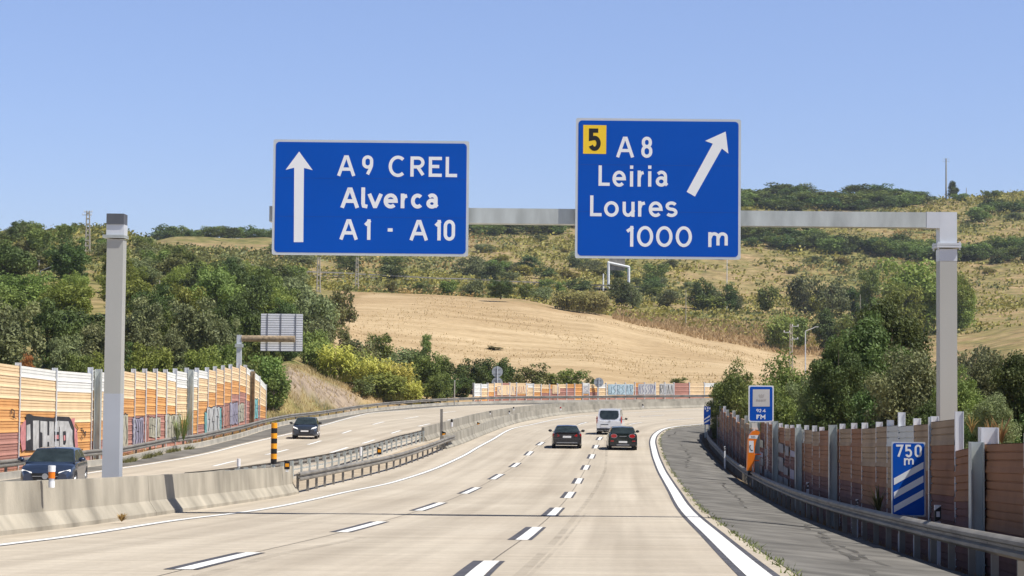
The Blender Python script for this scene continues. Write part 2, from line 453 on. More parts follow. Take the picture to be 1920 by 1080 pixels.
def build_ground():
    verts = []; cols = []
    npx = len(GRID_PX)
    for d in GRID_D:
        for px in GRID_PX:
            x = (px - 960) / F * d
            z = ground(x, d)
            verts.append((x, d, z))
            ey = eff_y(x, d, z)
            fld = scr = gry = 0.0
            nz = noise.noise(Vector((x * .02, d * .02, 1.5)))
            ft = lin(FIELD_TOP, px)
            if 195 < d < 452 and 560 < px < 1640:
                top = ft + nz * 5 + noise.noise(Vector((px * .03, 4, 1))) * 4
                fld = sstep(-3, 4, ey - top) * sstep(588, 640, px + (ey - 640) * .5 + nz * 20)
                if d < 262 and px < 860: fld *= sstep(215, 250, d)
            # greyish netting laid on the cut bank
            if 165 < d < 232 and 520 < px < 700:
                u = px - 560; e0 = 695 + u * .42
                gry = sstep(-4, 8, ey - e0) * sstep(56, 44, ey - e0 + nz * 10) * sstep(528, 545, px) * sstep(690, 660, px)
            if d > 455: scr = .50 + .56 * sstep(-.25, .5, noise.noise(Vector((x * .018, d * .010, 11))) + .5 * noise.noise(Vector((x * .06, d * .03, 5))))
            elif px < 640 and d > 120: scr = .75
            elif px > 1640 and d > 140: scr = .42
            cols.append((fld, scr, gry, 1.0))
    faces = []
    for i in range(len(GRID_D) - 1):
        for j in range(npx - 1):
            a = i * npx + j
            faces.append((a, a + 1, a + npx + 1, a + npx))
    # the part beside and behind the camera
    me = bpy.data.meshes.new('ground'); me.from_pydata(verts, [], faces)
    ca = me.color_attributes.new('zone', 'FLOAT_COLOR', 'POINT')
    flat = []
    for c in cols: flat += c
    ca.data.foreach_set('color', flat)
    me.shade_smooth()
    o = bpy.data.objects.new('ground', me); COL.objects.link(o); tag(o, kind='structure')
    m = bpy.data.materials.new('ground_cover'); m.use_nodes = True
    nt = m.node_tree; b = nt.nodes['Principled BSDF']; b.inputs['Roughness'].default_value = .95; b.inputs['Specular IOR Level'].default_value = .1
    L = nt.links.new
    at_ = nt.nodes.new('ShaderNodeAttribute'); at_.attribute_name = 'zone'
    sp = nt.nodes.new('ShaderNodeSeparateColor'); L(at_.outputs['Color'], sp.inputs[0])
    geo = nt.nodes.new('ShaderNodeNewGeometry')
    def nz(scale, detail=5, st=(1, 1, 1)):
        mp = nt.nodes.new('ShaderNodeMapping'); mp.inputs['Scale'].default_value = st
        L(geo.outputs['Position'], mp.inputs[0])
        n = nt.nodes.new('ShaderNodeTexNoise'); n.inputs['Scale'].default_value = scale; n.inputs['Detail'].default_value = detail
        L(mp.outputs[0], n.inputs[0]); return n.outputs['Fac']
    def ramp(f, stops):
        r = nt.nodes.new('ShaderNodeValToRGB'); e = r.color_ramp.elements
        while len(e) < len(stops): e.new(.5)
        for k, (p, c) in enumerate(stops): e[k].position = p; e[k].color = (*c, 1)
        L(f, r.inputs[0]); return r.outputs[0]
    def mix(f, a, c, mode='MIX'):
        n = nt.nodes.new('ShaderNodeMix'); n.data_type = 'RGBA'; n.blend_type = mode
        if isinstance(f, float): n.inputs[0].default_value = f
        else: L(f, n.inputs[0])
        L(a, n.inputs[6]); L(c, n.inputs[7]); return n.outputs[2]
    dry = ramp(nz(.35, 8), [(.25, (.22, .145, .075)), (.5, (.39, .275, .15)), (.75, (.54, .405, .235))])
    field = ramp(nz(.12, 10, (.35, 1.6, 1)), [(.25, (.37, .275, .165)), (.5, (.49, .38, .24)), (.75, (.58, .465, .31))])
    fine = ramp(nz(1.3, 6, (.5, 2.2, 1)), [(.34, (.60, .54, .45)), (.48, (1, 1, 1)), (.68, (1.2, 1.18, 1.12))])
    field = mix(.6, field, fine, 'MULTIPLY')
    patch = ramp(nz(.035, 4), [(.35, (.86, .8, .72)), (.6, (1.06, 1.04, 1))])
    field = mix(.8, field, patch, 'MULTIPLY')
    scr = ramp(nz(.28, 8), [(.35, (.07, .085, .026)), (.5, (.19, .185, .06)), (.68, (.34, .285, .12))])
    mth = nt.nodes.new('ShaderNodeMath'); mth.operation = 'MULTIPLY_ADD'; L(nz(.09, 6), mth.inputs[0]); mth.inputs[1].default_value = 2.6; mth.inputs[2].default_value = -1.3
    mad = nt.nodes.new('ShaderNodeMath'); mad.operation = 'ADD'; mad.use_clamp = True; L(sp.outputs[1], mad.inputs[0]); L(mth.outputs[0], mad.inputs[1])
    base = mix(mad.outputs[0], dry, scr)
    grey = ramp(nz(.9, 6, (1, 1, 1)), [(.3, (.19, .15, .115)), (.6, (.38, .30, .225))])
    base = mix(sp.outputs[2], base, grey)
    base = mix(sp.outputs[0], base, field)
    L(base, b.inputs['Base Color'])
    bp = nt.nodes.new('ShaderNodeBump'); bp.inputs['Strength'].default_value = .5; bp.inputs['Distance'].default_value = .25
    L(nz(1.1, 8, (.6, 1.4, 1)), bp.inputs['Height']); L(bp.outputs[0], b.inputs['Normal'])
    me.materials.append(m)
build_ground()

# ================================================================== ROAD
def road_material():
    m = bpy.data.materials.new('pavement_concrete'); m.use_nodes = True
    nt = m.node_tree; b = nt.nodes['Principled BSDF']; b.inputs['Roughness'].default_value = .82; b.inputs['Specular IOR Level'].default_value = .25
    L = nt.links.new
    uv = nt.nodes.new('ShaderNodeUVMap'); uv.uv_map = 'lane'
    def nz(sx, sy, detail=5, rough=.55):
        mp = nt.nodes.new('ShaderNodeMapping'); mp.inputs['Scale'].default_value = (sx, sy, 1); L(uv.outputs[0], mp.inputs[0])
        n = nt.nodes.new('ShaderNodeTexNoise'); n.inputs['Scale'].default_value = 1; n.inputs['Detail'].default_value = detail; n.inputs['Roughness'].default_value = rough
        L(mp.outputs[0], n.inputs[0]); return n.outputs['Fac']
    def ramp(f, stops):
        r = nt.nodes.new('ShaderNodeValToRGB'); e = r.color_ramp.elements
        while len(e) < len(stops): e.new(.5)
        for k, (p, c) in enumerate(stops): e[k].position = p; e[k].color = (*c, 1)
        L(f, r.inputs[0]); return r.outputs[0]
    def mul(a, c, f=1.0):
        n = nt.nodes.new('ShaderNodeMix'); n.data_type = 'RGBA'; n.blend_type = 'MULTIPLY'; n.inputs[0].default_value = f
        L(a, n.inputs[6]); L(c, n.inputs[7]); return n.outputs[2]
    c = ramp(nz(.25, .12, 4), [(.3, (.475, .415, .335)), (.7, (.565, .505, .415))])
    c = mul(c, ramp(nz(.18, 2.2, 6, .7), [(.35, (.90, .895, .88)), (.5, (1, 1, 1)), (.66, (1.10, 1.10, 1.09))]))
    c = mul(c, ramp(nz(1.1, .02, 3), [(.36, (.84, .83, .82)), (.62, (1.06, 1.06, 1.06))]))
    c = mul(c, ramp(nz(9, 9, 6, .75), [(.3, (.88, .88, .88)), (.7, (1.1, 1.1, 1.1))]))
    c = mul(c, ramp(nz(.55, .30, 6, .7), [(.28, (.93, .925, .92)), (.42, (1, 1, 1))]))
    L(c, b.inputs['Base Color'])
    bp = nt.nodes.new('ShaderNodeBump'); bp.inputs['Strength'].default_value = .25; bp.inputs['Distance'].default_value = .01
    L(nz(25, 40, 3), bp.inputs['Height']); L(bp.outputs[0], b.inputs['Normal'])
    return m
M_ROAD = road_material()

def build_road():
    mb = MB(); mb.uv = []
    ys = []
    y = -60.0
    while y < 262: ys.append(y); y += 1.6 if y > 100 else 2.0
    n = 44
    for y in ys:
        xl = KB(y) - .3; xr = min(RE(y) + .75, 150)
        s = DR(y + .5) - DR(y - .5); c = 1 / math.sqrt(1 + s * s)
        for k in range(n + 1):
            x = xl + (xr - xl) * k / n
            mb.v.append((x, y, surf(x, y))); mb.uv.append(((x - DR(y)) * c, y))
    for i in range(len(ys) - 1):
        for k in range(n):
            a = i * (n + 1) + k
            mb.face((a, a + 1, a + n + 2, a + n + 1))
    o = mb.build('concrete_road', M_ROAD, smooth=40)
    return tag(o, kind='structure')
build_road()

M_ASPH = mat('asphalt', (.165, .158, .145), .9, 0, .36, .9, .4, 35, spec=.2)

M_DIRT = mat('verge_soil', (.2, .15, .095), .95, 0, .45, 1.5, .6, 12, spec=.1)

pRE = poly(RE, -40, 212, 1.5)
mb = MB(); strip(mb, offs(pRE, .52), offs(pRE, 3.55), .004)
tag(mb.build('shoulder', M_ASPH), kind='structure')
# cracks and patched seams along the shoulder
mb = MB()
r2 = random.Random(3)
for d0, s0, s1 in ((1.6, 62, 92), (2.0, 100, 128), (1.3, 140, 172), (2.4, 70, 84), (1.1, 182, 196)):
    pl = []
    acc = arclen(pRE); s = s0; dd = d0
    a = []; b_ = []
    while s < s1:
        (x, y), h = along(pRE, s, acc)
        nx, ny = math.sin(h), -math.cos(h)
        dd += r2.uniform(-.1, .12); w = r2.uniform(.04, .22)
        a.append((x + nx * dd, y + ny * dd)); b_.append((x + nx * (dd + w), y + ny * (dd + w))); s += .7
    strip(mb, a, b_, .008)
def worn_material(name, col, amax, lo=.35):
    m = bpy.data.materials.new(name); m.use_nodes = True
    nt = m.node_tree; b = nt.nodes['Principled BSDF']; b.inputs['Base Color'].default_value = (*col, 1); b.inputs['Roughness'].default_value = .9
    tc = nt.nodes.new('ShaderNodeTexCoord'); n = nt.nodes.new('ShaderNodeTexNoise'); n.inputs['Scale'].default_value = .9; n.inputs['Detail'].default_value = 9
    r = nt.nodes.new('ShaderNodeMapRange'); r.inputs[1].default_value = lo; r.inputs[2].default_value = .75; r.inputs[3].default_value = .0; r.inputs[4].default_value = amax
    nt.links.new(tc.outputs['Object'], n.inputs[0]); nt.links.new(n.outputs[0], r.inputs[0]); nt.links.new(r.outputs[0], b.inputs['Alpha'])
    return m
tag(mb.build('shoulder_cracks', worn_material('asphalt_crack', (.05, .047, .042), 1.0, .42)), kind='structure')
pKB = poly(KB, -40, 262, 1.5)
pOL = poly(OL, -40, 262, 1.5)
mb = MB()
pa = []; pb = []
for y in [k * 1.6 - 40 for k in range(188)]:
    w = .35
    if KB(y) + .2 < OL(y) - w: pa.append((KB(y) + .15, y)); pb.append((OL(y) - w, y))
strip(mb, pa, pb, .004)
tag(mb.build('far_shoulder', M_ASPH), kind='structure')

# markings: black-edged white lines
mw = MB(); mk = MB()
def line(fx, y0, y1, w, lift=.008, edge=.07, step=1.5):
    pl = poly(fx, y0, y1, step)
    strip(mw, offs(pl, -w / 2), offs(pl, w / 2), lift)
    if edge:
        strip(mk, offs(pl, -w / 2 - edge), offs(pl, w / 2 + edge), lift - .004)
line(LE, -30, 245, .2, edge=.05)
line(RE, -30, 205, .32, edge=.1)
line(OL, -30, 262, .2, edge=.05)
line(lambda y: BA(y) - 4.3, -30, 62, .18, edge=0)
def dash(fx, ya, yb, edge):
    pl = poly(fx, ya, yb, 1.0)
    strip(mw, offs(pl, -.11), offs(pl, .11), .008)
    if edge:
        strip(mk, offs(pl, -.11 - edge * .85), offs(pl, -.115), .006); strip(mk, offs(pl, .115), offs(pl, .11 + edge * .45), .006)
def dashes(fx, rows, xs, edge=.17):
    for (ya, yb), x in zip(rows, xs):
        a = G(x, yb).y; b_ = G(x, ya).y
        dash(fx, a, b_, edge)
dashes(DR, [(1052, 1090), (988.5, 1013), (952, 968), (922.5, 934), (897, 907), (872.5, 881), (852, 860), (834.5, 841), (819.5, 825), (803, 809), (792, 796), (784.5, 788)],
       [903, 993, 1040, 1068, 1085, 1099, 1110, 1118, 1125, 1142, 1190, 1279])
dashes(DL, [(1036, 1069), (978, 998.5), (942.5, 958), (914, 926), (889, 899), (868, 876), (846.5, 854), (829, 835), (810, 814.5), (792, 796), (778, 781.5)],
       [410, 680, 808, 883, 932, 967, 993, 1014, 1045, 1092, 1221])
for fx, cs in ((O1, [(421.6, 869), (519.6, 848), (591, 830), (650, 810), (709, 793.5), (772, 783), (838, 773)]), (O2, [(557, 866), (636, 844), (692, 828), (742, 810), (795, 797), (850, 786)])):
    for x, y in cs:
        c = G(x, y).y; dash(fx, c - 3.2, c + 3.2, .04)
def band(mb, pts, w, lift):
    """A narrow strip along photo points on the road."""
    pl = [(p.x, p.y) for p in (G(*q) for q in pts)]
    fine_ = []
    for a, b_ in zip(pl, pl[1:]):
        n = max(2, int(math.hypot(b_[0] - a[0], b_[1] - a[1]) / 1.0))
        for k in range(n): fine_.append((a[0] + (b_[0] - a[0]) * k / n, a[1] + (b_[1] - a[1]) * k / n))
    fine_.append(pl[-1])
    strip(mb, offs(fine_, -w / 2), offs(fine_, w / 2), lift)
tag(mw.build('road_markings', M_WHITE), kind='structure')
tag(mk.build('road_marking_edges', M_BLACKP), kind='structure')
M_JOINT_LINE = mat('joint_dark_line', (.16, .14, .12), .9, 0, .3, 3)
mb = MB()
band(mb, [(305, 968), (680, 983), (1000, 998), (1328, 1010)], .02, .003)  # a thin dark line across the near lanes
band(mb, [(560, 935), (900, 942), (1270, 950)], .012, .003)
for fx in (DR, DL):
    pl = poly(fx, 14, 150, 1.5); strip(mb, offs(pl, -.012), offs(pl, .012), .003)
tag(mb.build('joints_and_dark_line', M_JOINT_LINE), kind='structure')
# worn tyre streaks
mb = MB()
band(mb, [(965, 1088), (1035, 1020), (1085, 960), (1118, 915), (1135, 880), (1137, 850), (1134, 825)], .14, .004)
band(mb, [(300, 1100), (520, 1040), (680, 1008)], .2, .0042)
band(mb, [(985, 1088), (1052, 1020), (1098, 962)], .06, .0042)
tag(mb.build('tyre_streaks', worn_material('tyre_wear', (.2, .17, .14), .25)), kind='structure')
# dirt beyond the shoulder, beside the rail
mb = MB(); strip(mb, offs(pRE, 4.25), offs(pRE, 5.4), -.03); strip(mb, offs(pRE, 3.5), offs(pRE, 4.25), -.01)
tag(mb.build('verge', M_DIRT), kind='structure')

# ================================================================== CONCRETE BARRIERS
NJ = [(-.30, 0), (-.30, .08), (-.12, .33), (-.075, .9), (.075, .9), (.12, .33), (.30, .08), (.30, 0)]
NJ = [(u, v) for u, v in NJ]
def clip(pl, ya, yb):
    out = [p for p in pl if ya <= p[1] <= yb]
    def cut(y):
        for a, b in zip(pl, pl[1:]):
            if a[1] <= y <= b[1]: t = (y - a[1]) / (b[1] - a[1]); return (a[0] + (b[0] - a[0]) * t, y)
    a, b = cut(ya), cut(yb)
    if a and out[0][1] - ya > .02: out.insert(0, a)
    if b and yb - out[-1][1] > .02: out.append(b)
    return out
def barrier(pl, label, name='concrete_barrier', mats=M_CONC, h=.9, group=None):
    pr = [(u, v * h / .9) for u, v in NJ]
    path = zpath(pl)
    mb = MB(); mb.sweep(path, pr)
    o = mb.build(name, mats, smooth=30)
    return tag(o, label, 'concrete barrier', group)
pBA = offs(poly(BA, -40, 262, .75), -.3)
pBB = offs(poly(BA, -40, 262, .75), -3.0)
yj = G(300, 967).y; ye = G(560, 926).y; yr = G(840, 842).y
barrier(clip(pBA, -35, yj - .01), 'long stained concrete median barrier in the foreground, left of its first joint', h=.95)
barrier(clip(pBA, yj + .02, ye), 'concrete median barrier from the foreground joint to the start of the median guardrail', h=.95)
# old rain streaks and scuffs on the foreground barrier's face
barrier(clip(pBA, yr, 252), 'far concrete barrier curving away on the near side of the median past the guardrail', mats=M_CONC2, h=.8)
yb0 = G(480, 921).y; yb1 = G(806, 828).y
barrier(clip(pBB, -35, yb0), 'second concrete barrier behind the foreground one, beside the oncoming lanes', mats=M_CONC2, h=.74)
barrier(clip(pBB, yb1, 256), 'concrete barrier with a squared end beside the oncoming lanes, past the grey median pole', mats=M_CONC2, h=.95)
# soil and gravel between the barriers is part of the pavement; a sandy strip
mb = MB(); a = clip(pBA, -30, 200); strip(mb, offs(a, -2.2), offs(a, -.2), .005)
tag(mb.build('median_strip', mat('median_sand', (.46, .38, .28), .95, 0, .25, 2, .4, 20)), kind='structure')

# ================================================================== GUARDRAILS
WB = [(0, .155), (-.03, .15), (-.085, .105), (-.085, .055), (-.015, .02), (-.015, -.02), (-.085, -.055), (-.085, -.105), (-.03, -.15), (0, -.155),
      (.012, -.155), (-.01, -.14), (-.07, -.10), (-.07, -.06), (0, -.025), (0, .025), (-.07, .06), (-.07, .10), (-.01, .14), (.012, .155)]
def guardrail(name, label, pl, top, post_gap, side=-1, base_dz=0.0, kerb=None, posts=True, low=None, post_mat=None, mbeam=None, wide=.11, first=.6, fz=surf, ymin=None):
    """side -1: the beam faces the left of travel; +1: it faces right."""
    root = thing(name, label, 'guardrail', (0, 0, 0))
    pr = [(u * -side * -1 if side < 0 else -u, v) for u, v in WB]
    pr = [(u if side < 0 else -u, v) for u, v in WB]
    mb = MB(); mb.sweep([p + Vector((0, 0, top - .155)) for p in zpath(pl, base_dz, fz)], pr)
    mb.build('beam', mbeam or M_GALVD, root, smooth=50)
    acc = arclen(pl)
    if posts:
        s = first; k = 0
        while s < acc[-1] - .2 and k < 95:
            (x, y), h = along(pl, s, acc)
            if ymin is None or y > ymin:
                nx, ny = math.sin(h), -math.cos(h); o_ = .10 if side < 0 else -.10
                z = fz(x, y) + base_dz
                m2 = MB(); m2.box((x + nx * o_, y + ny * o_, z + (top - .05) / 2 - .03), (.06, wide, top), h)
                m2.box((x + nx * o_ * .45, y + ny * o_ * .45, z + top - .16), (.09, .13, .2), h)
                m2.build('post', post_mat or M_GALVD, root); k += 1
            s += post_gap
    if kerb:
        mb = MB(); w = kerb[0]
        mb.sweep(zpath(pl, base_dz - .05, fz), [(-.12, 0), (-.12, w), (-.02, w), (.1, w), (.1, 0)] if side < 0 else [(.12, 0), (.12, w), (.02, w), (-.1, w), (-.1, 0)])
        mb.build('kerb', M_KERB, root, smooth=30)
    if low:
        mb = MB(); mb.sweep([p + Vector((0, 0, low)) for p in zpath(pl, base_dz, fz)], [(-.05, -.03), (-.05, .03), (-.03, .03), (-.03, -.03)])
        mb.build('rail', M_GALV, root)
    return root
pRR = offs(poly(RE, 10, 205, 1.0), 3.75)
yg = at(1390, 880, 88).y
guardrail('guardrail', 'long weathered steel guardrail along the near shoulder in front of the brown noise wall', [p for p in pRR if p[1] < 87], .78, 2.0, -1, first=1.2)
guardrail('guardrail', 'far stretch of shoulder guardrail curving away in the shade past the orange phone pillar', [p for p in offs(poly(RE, 84, 205, 1.0), 3.95) if p[1] >= 84], .78, 2.0, -1)
pm = offs(clip(pBA, ye - .3, yr + 3), .32)
guardrail('guardrail', 'median guardrail with closely set posts on the near side, from barrier end to barrier', pm, .74, 2.5, +1, low=None, mbeam=M_GALVD, wide=.09)
# its flared steel end piece and low ground plate
pm2 = clip(pBB, yb0 - 6, yb1 + .4)
guardrail('guardrail', 'median guardrail with blocked-out posts beside the oncoming lanes behind the nearer rail', pm2, .78, 2.0, -1, low=.32, mbeam=M_GALVD, post_mat=M_GALV, wide=.09)
pl_k = [p for p in offs(poly(KB, 30, 262, 1.0), -.1)]
guardrail('guardrail', 'long guardrail on a pale concrete kerb round the outside of the oncoming lanes', pl_k, .80, 4.0, +1, kerb=(.34,), mbeam=M_GALVD)

# ================================================================== NOISE WALLS
ROWP = [(0.00, .026), (.02, .026), (.11, 0.0), (.20, 0.0), (.203, -.03), (.228, -.03), (.231, 0), (.34, 0), (.343, -.03), (.368, -.03), (.371, 0), (.49, 0), (.49, 0.0)]
RH = .5
def wall_panel(parent, a, b, z0a, z0b, z1a, z1b, counts, nside, thick=.12, mats=(M_PW, M_PP, M_PO, M_PR), name='panel'):
    """Panel between plan points a, b; counts = rows of white, peach, orange from the top, rust below. nside: +1 front on the right of a->b."""
    d = Vector((b[0] - a[0], b[1] - a[1], 0)); d.normalize()
    nrm = Vector((d.y, -d.x, 0)) * nside
    mb = MB()
    A = Vector((a[0], a[1], 0)); B = Vector((b[0], b[1], 0))
    H = ((z1a - z0a) + (z1b - z0b)) / 2
    nr = int(math.ceil(H / RH))
    pts = []      # (height above the foot measured from the top down, out, material)
    for r in range(nr):
        c = 0
        mi = 0 if r < counts[0] else 1 if r < counts[0] + counts[1] else 2 if r < sum(counts[:3]) else 3
        top = H - r * RH
        for (v, o_) in reversed(ROWP):
            h = top - RH + v
            pts.append((max(h, 0.0), o_, mi))
            if h <= 0: break
    n0 = len(mb.v)
    for h, o_, mi in pts:
        f = h / H
        mb.v.append(tuple(A + nrm * (thick / 2 + o_) + Vector((0, 0, z0a + (z1a - z0a) * f))))
        mb.v.append(tuple(B + nrm * (thick / 2 + o_) + Vector((0, 0, z0b + (z1b - z0b) * f))))
    for i in range(len(pts) - 1):
        mb.use(mats[pts[i][2]] if pts[i + 1][2] == pts[i][2] else mats[pts[i + 1][2]])
        q = n0 + 2 * i
        mb.face((q, q + 1, q + 3, q + 2))
    # back and edges
    mb.use(mats[1])
    bk = -nrm * thick / 2
    p = [A + bk + Vector((0, 0, z0a)), B + bk + Vector((0, 0, z0b)), B + bk + Vector((0, 0, z1b)), A + bk + Vector((0, 0, z1a))]
    f_ = [A - bk + Vector((0, 0, z0a)), B - bk + Vector((0, 0, z0b)), B - bk + Vector((0, 0, z1b)), A - bk + Vector((0, 0, z1a))]
    mb.quad(*p); mb.use(mats[0 if counts[0] else 1 if counts[1] else 2]); mb.quad(p[3], p[2], f_[2], f_[3]); mb.quad(p[0], p[3], f_[3], f_[0]); mb.quad(p[1], f_[1], f_[2], p[2])
    return mb.build(name, parent=parent, recalc=False)

def h_post(parent, x, y, h, z0, z1, dep=.24, wid=.2, m=None, off=0.0):
    """Steel H column; h = heading of the wall."""
    n = Vector((math.sin(h), -math.cos(h), 0)) * off
    mb = MB(); c = Vector((x, y, (z0 + z1) / 2)) + n
    R = Matrix.Rotation(h, 3, 'Z'); H = z1 - z0
    mb.box(c + R @ Vector((0, dep / 2, 0)), (wid, .018, H), M=R); mb.box(c - R @ Vector((0, dep / 2, 0)), (wid, .018, H), M=R); mb.box(c, (.016, dep - .02, H), M=R)
    return mb.build('post', m or M_GALVL, parent)

def solve_px(pl, px, lo_y, hi_y, dz=0):
    """Point of plan line seen in photo column px (the first crossing)."""
    prev = None
    for i, (x, y) in enumerate(pl):
        if y < lo_y or y > hi_y: continue
        v = CAMROT.transposed() @ Vector((x, y, prof(y) + dz - EYE))
        u = 960 + F * v.x / -v.z
        if prev and (prev[0] - px) * (u - px) <= 0 and abs(u - prev[0]) > 1e-6:
            t = (px - prev[0]) / (u - prev[0])
            return (prev[1][0] + (x - prev[1][0]) * t, prev[1][1] + (y - prev[1][1]) * t)
        prev = (u, (x, y))
    return None
def px_of(p):
    v = CAMROT.transposed() @ (Vector(p) - Vector((0, 0, EYE)))
    return 960 + F * v.x / -v.z, 540 - F * v.y / -v.z
def z_at(px, py, x, y):
    """Height at plan point (x,y) that shows at photo row py."""
    lo, hi = -20, 120
    for _ in range(40):
        m = (lo + hi) / 2
        if px_of((x, y, m))[1] > py: lo = m
        else: hi = m
    return lo

# ---- the sunlit wall by the oncoming lanes
pLW = offs(poly(KB, 30, 250, .5), -1.7)
LWX = [-62, 32, 101, 168, 227, 249, 270, 290, 309, 327, 349, 368, 387, 402, 417, 431, 446, 459, 472, 485, 497]
LWT = [(673, 686), (685, 695), (694.5, 700), (693, 706), (695, 699.5), (695.5, 699.5), (695, 699.5), (695, 700), (696, 701), (694.5, 699), (693, 698), (693, 697), (692, 696), (690, 694.5), (688, 692.5),
       (686, 691), (683, 690), (687, 698), (696, 706), (708, 722)]
LWC = [(0, 3, 3), (1, 3, 4), (2, 3, 3), (2, 3, 2), (0, 3, 2), (0, 2, 3), (0, 2, 3), (0, 3, 2), (1, 3, 2), (2, 4, 1), (2, 3, 3), (1, 3, 3), (0, 3, 2), (0, 2, 3), (0, 2, 3), (0, 2, 2), (0, 3, 1), (1, 3, 1), (1, 3, 1), (1, 3, 2)]
lw = thing('noise_wall', 'tall sunlit noise wall of white, peach and orange panels with graffiti by the oncoming lanes', 'noise barrier')
LWP = []
for i in range(len(LWX)):
    p = solve_px(pLW, LWX[i], 40, 250, 2.5)
    if p is None:
        y_ = 62.0; p = (KB(y_) - 1.7, y_)
        while px_of((p[0], p[1], 0))[0] > LWX[i] and y_ > 20: y_ -= .5; p = (KB(y_) - 1.7, y_)
    LWP.append(p)
for i in range(len(LWX) - 1):
    a, b = LWP[i], LWP[i + 1]
    z1a = z_at(LWX[i], LWT[i][0], *a); z1b = z_at(LWX[i + 1], LWT[i][1], *b)
    z0a = surf(*a) - .1; z0b = surf(*b) - .1
    wall_panel(lw, a, b, z0a, z0b, z1a, z1b, LWC[i], +1)
    h = math.atan2(b[1] - a[1], b[0] - a[0])
    h_post(lw, a[0], a[1], h, z0a, z1a + .12, m=M_GALVL, wid=.14)
    if i == len(LWX) - 2: h_post(lw, b[0], b[1], h, z0b, z1b + .05, m=M_GALVL, wid=.12)
# tall steel columns standing in front
for px, top in ((173, 692), (349, 693), (467, 696)):
    p = solve_px(pLW, px, 40, 250, 2.5); q = solve_px(pLW, px + 3, 40, 250, 2.5)
    h = math.atan2(q[1] - p[1], q[0] - p[0])
    n = (math.sin(h), -math.cos(h))
    h_post(lw, p[0] + n[0] * .28, p[1] + n[1] * .28, h, surf(*p) - .1, z_at(px, top, *p), dep=.3, wid=.34, m=M_GALV if px < 460 else M_RUSTY)

# paint on the panels: outlines in photo pixels thrown onto the wall's face
def on_wall(LW, LX, px, py, out):
    """Point on the face of the wall (panel faces are planes between consecutive plan points)."""
    v = ray(px, py)
    for i in range(len(LX) - 1):
        if LX[i] <= px <= LX[i + 1] or (i == 0 and px < LX[0]) or (i == len(LX) - 2 and px > LX[-1]):
            a, b = Vector((*LW[i], 0)), Vector((*LW[i + 1], 0))
            d = (b - a).normalized(); n = Vector((d.y, -d.x, 0))
            q = a + n * (.06 + out)
            t = n.dot(q - Vector((0, 0, EYE))) / n.dot(v)
            return Vector((0, 0, EYE)) + v * t
def paint(mb, LW, LX, poly_px, out, m):
    """Split the outline by panel so that the paint follows the panels; thin slab, not a card."""
    mb.use(m)
    xs = [p[0] for p in poly_px]
    cuts = [x for x in LX if min(xs) < x < max(xs)]
    def clipx(pts, x, keep_left):
        res = []
        for k in range(len(pts)):
            p, q = pts[k], pts[(k + 1) % len(pts)]
            ip = (p[0] <= x) == keep_left or p[0] == x; iq = (q[0] <= x) == keep_left or q[0] == x
            if ip: res.append(p)
            if ip != iq:
                t = (x - p[0]) / (q[0] - p[0]); res.append((x, p[1] + (q[1] - p[1]) * t))
        return res
    rest = poly_px
    for c in cuts:
        l = clipx(rest, c, True); rest = clipx(rest, c, False)
        if len(l) > 2:
            cx = sum(p[0] for p in l) / len(l)
            mb.ngon([on_wall(LW, LX, min(max(p[0], min(xs)), c - .01), p[1], out) for p in l])
    if len(rest) > 2: mb.ngon([on_wall(LW, LX, max(p[0], (cuts[-1] + .01) if cuts else p[0]), p[1], out) for p in rest])
def stroke(mb, LW, LX, pts, w, out, m):
    for a, b in zip(pts, pts[1:]):
        dx, dy = b[0] - a[0], b[1] - a[1]; l = math.hypot(dx, dy) or 1
        nx, ny = -dy / l * w / 2, dx / l * w / 2
        paint(mb, LW, LX, [(a[0] - nx, a[1] - ny), (b[0] - nx, b[1] - ny), (b[0] + nx, b[1] + ny), (a[0] + nx, a[1] + ny)], out, m)
def z7(pts): return [(x / 6.0, 680 + y / 6.0) for x, y in pts]
def z8(pts): return [(220 + x / 6.0, 680 + y / 6.0) for x, y in pts]
g = MB(); P = lambda pts, out, m: paint(g, LWP, LWX, pts, out, m)
P(z7([(238, 700), (290, 640), (320, 650), (310, 960), (250, 1000), (228, 850)]), .054, M_PPK)
P(z7([(785, 640), (842, 620), (838, 720), (868, 760), (878, 960), (840, 975)]), .054, M_PPK)
P(z7([(292, 588), (330, 575), (380, 598), (600, 622), (625, 603), (780, 610), (800, 640), (838, 740), (838, 860), (852, 985), (290, 990)]), .058, M_PK)
for q in ([(300, 705), (340, 690), (345, 860), (300, 880)], [(372, 652), (440, 650), (436, 985), (372, 985)], [(455, 655), (532, 662), (532, 985), (478, 985), (478, 790), (455, 780)],
          [(556, 660), (606, 664), (606, 985), (554, 985)], [(530, 820), (560, 818), (560, 890), (530, 892)], [(622, 665), (660, 650), (664, 985), (610, 985), (612, 890), (622, 885), (622, 778), (612, 770)],
          [(664, 655), (770, 660), (800, 740), (815, 760), (815, 860), (832, 985), (664, 985)]):
    P(z7(q), .062, M_PG)
P(z7([(664, 720), (672, 720), (672, 985), (664, 985)]), .065, M_PK)
P(z7([(612, 780), (664, 778), (664, 880), (612, 884)]), .065, M_PK); P(z7([(618, 815), (660, 812), (660, 858), (618, 860)]), .068, M_PPK)
P(z7([(708, 775), (738, 768), (744, 800), (744, 890), (732, 925), (710, 920)]), .065, M_PK); P(z7([(716, 820), (734, 815), (736, 870), (718, 880)]), .068, M_PPK)
g.build('graffiti', parent=lw, recalc=False)
g = MB()
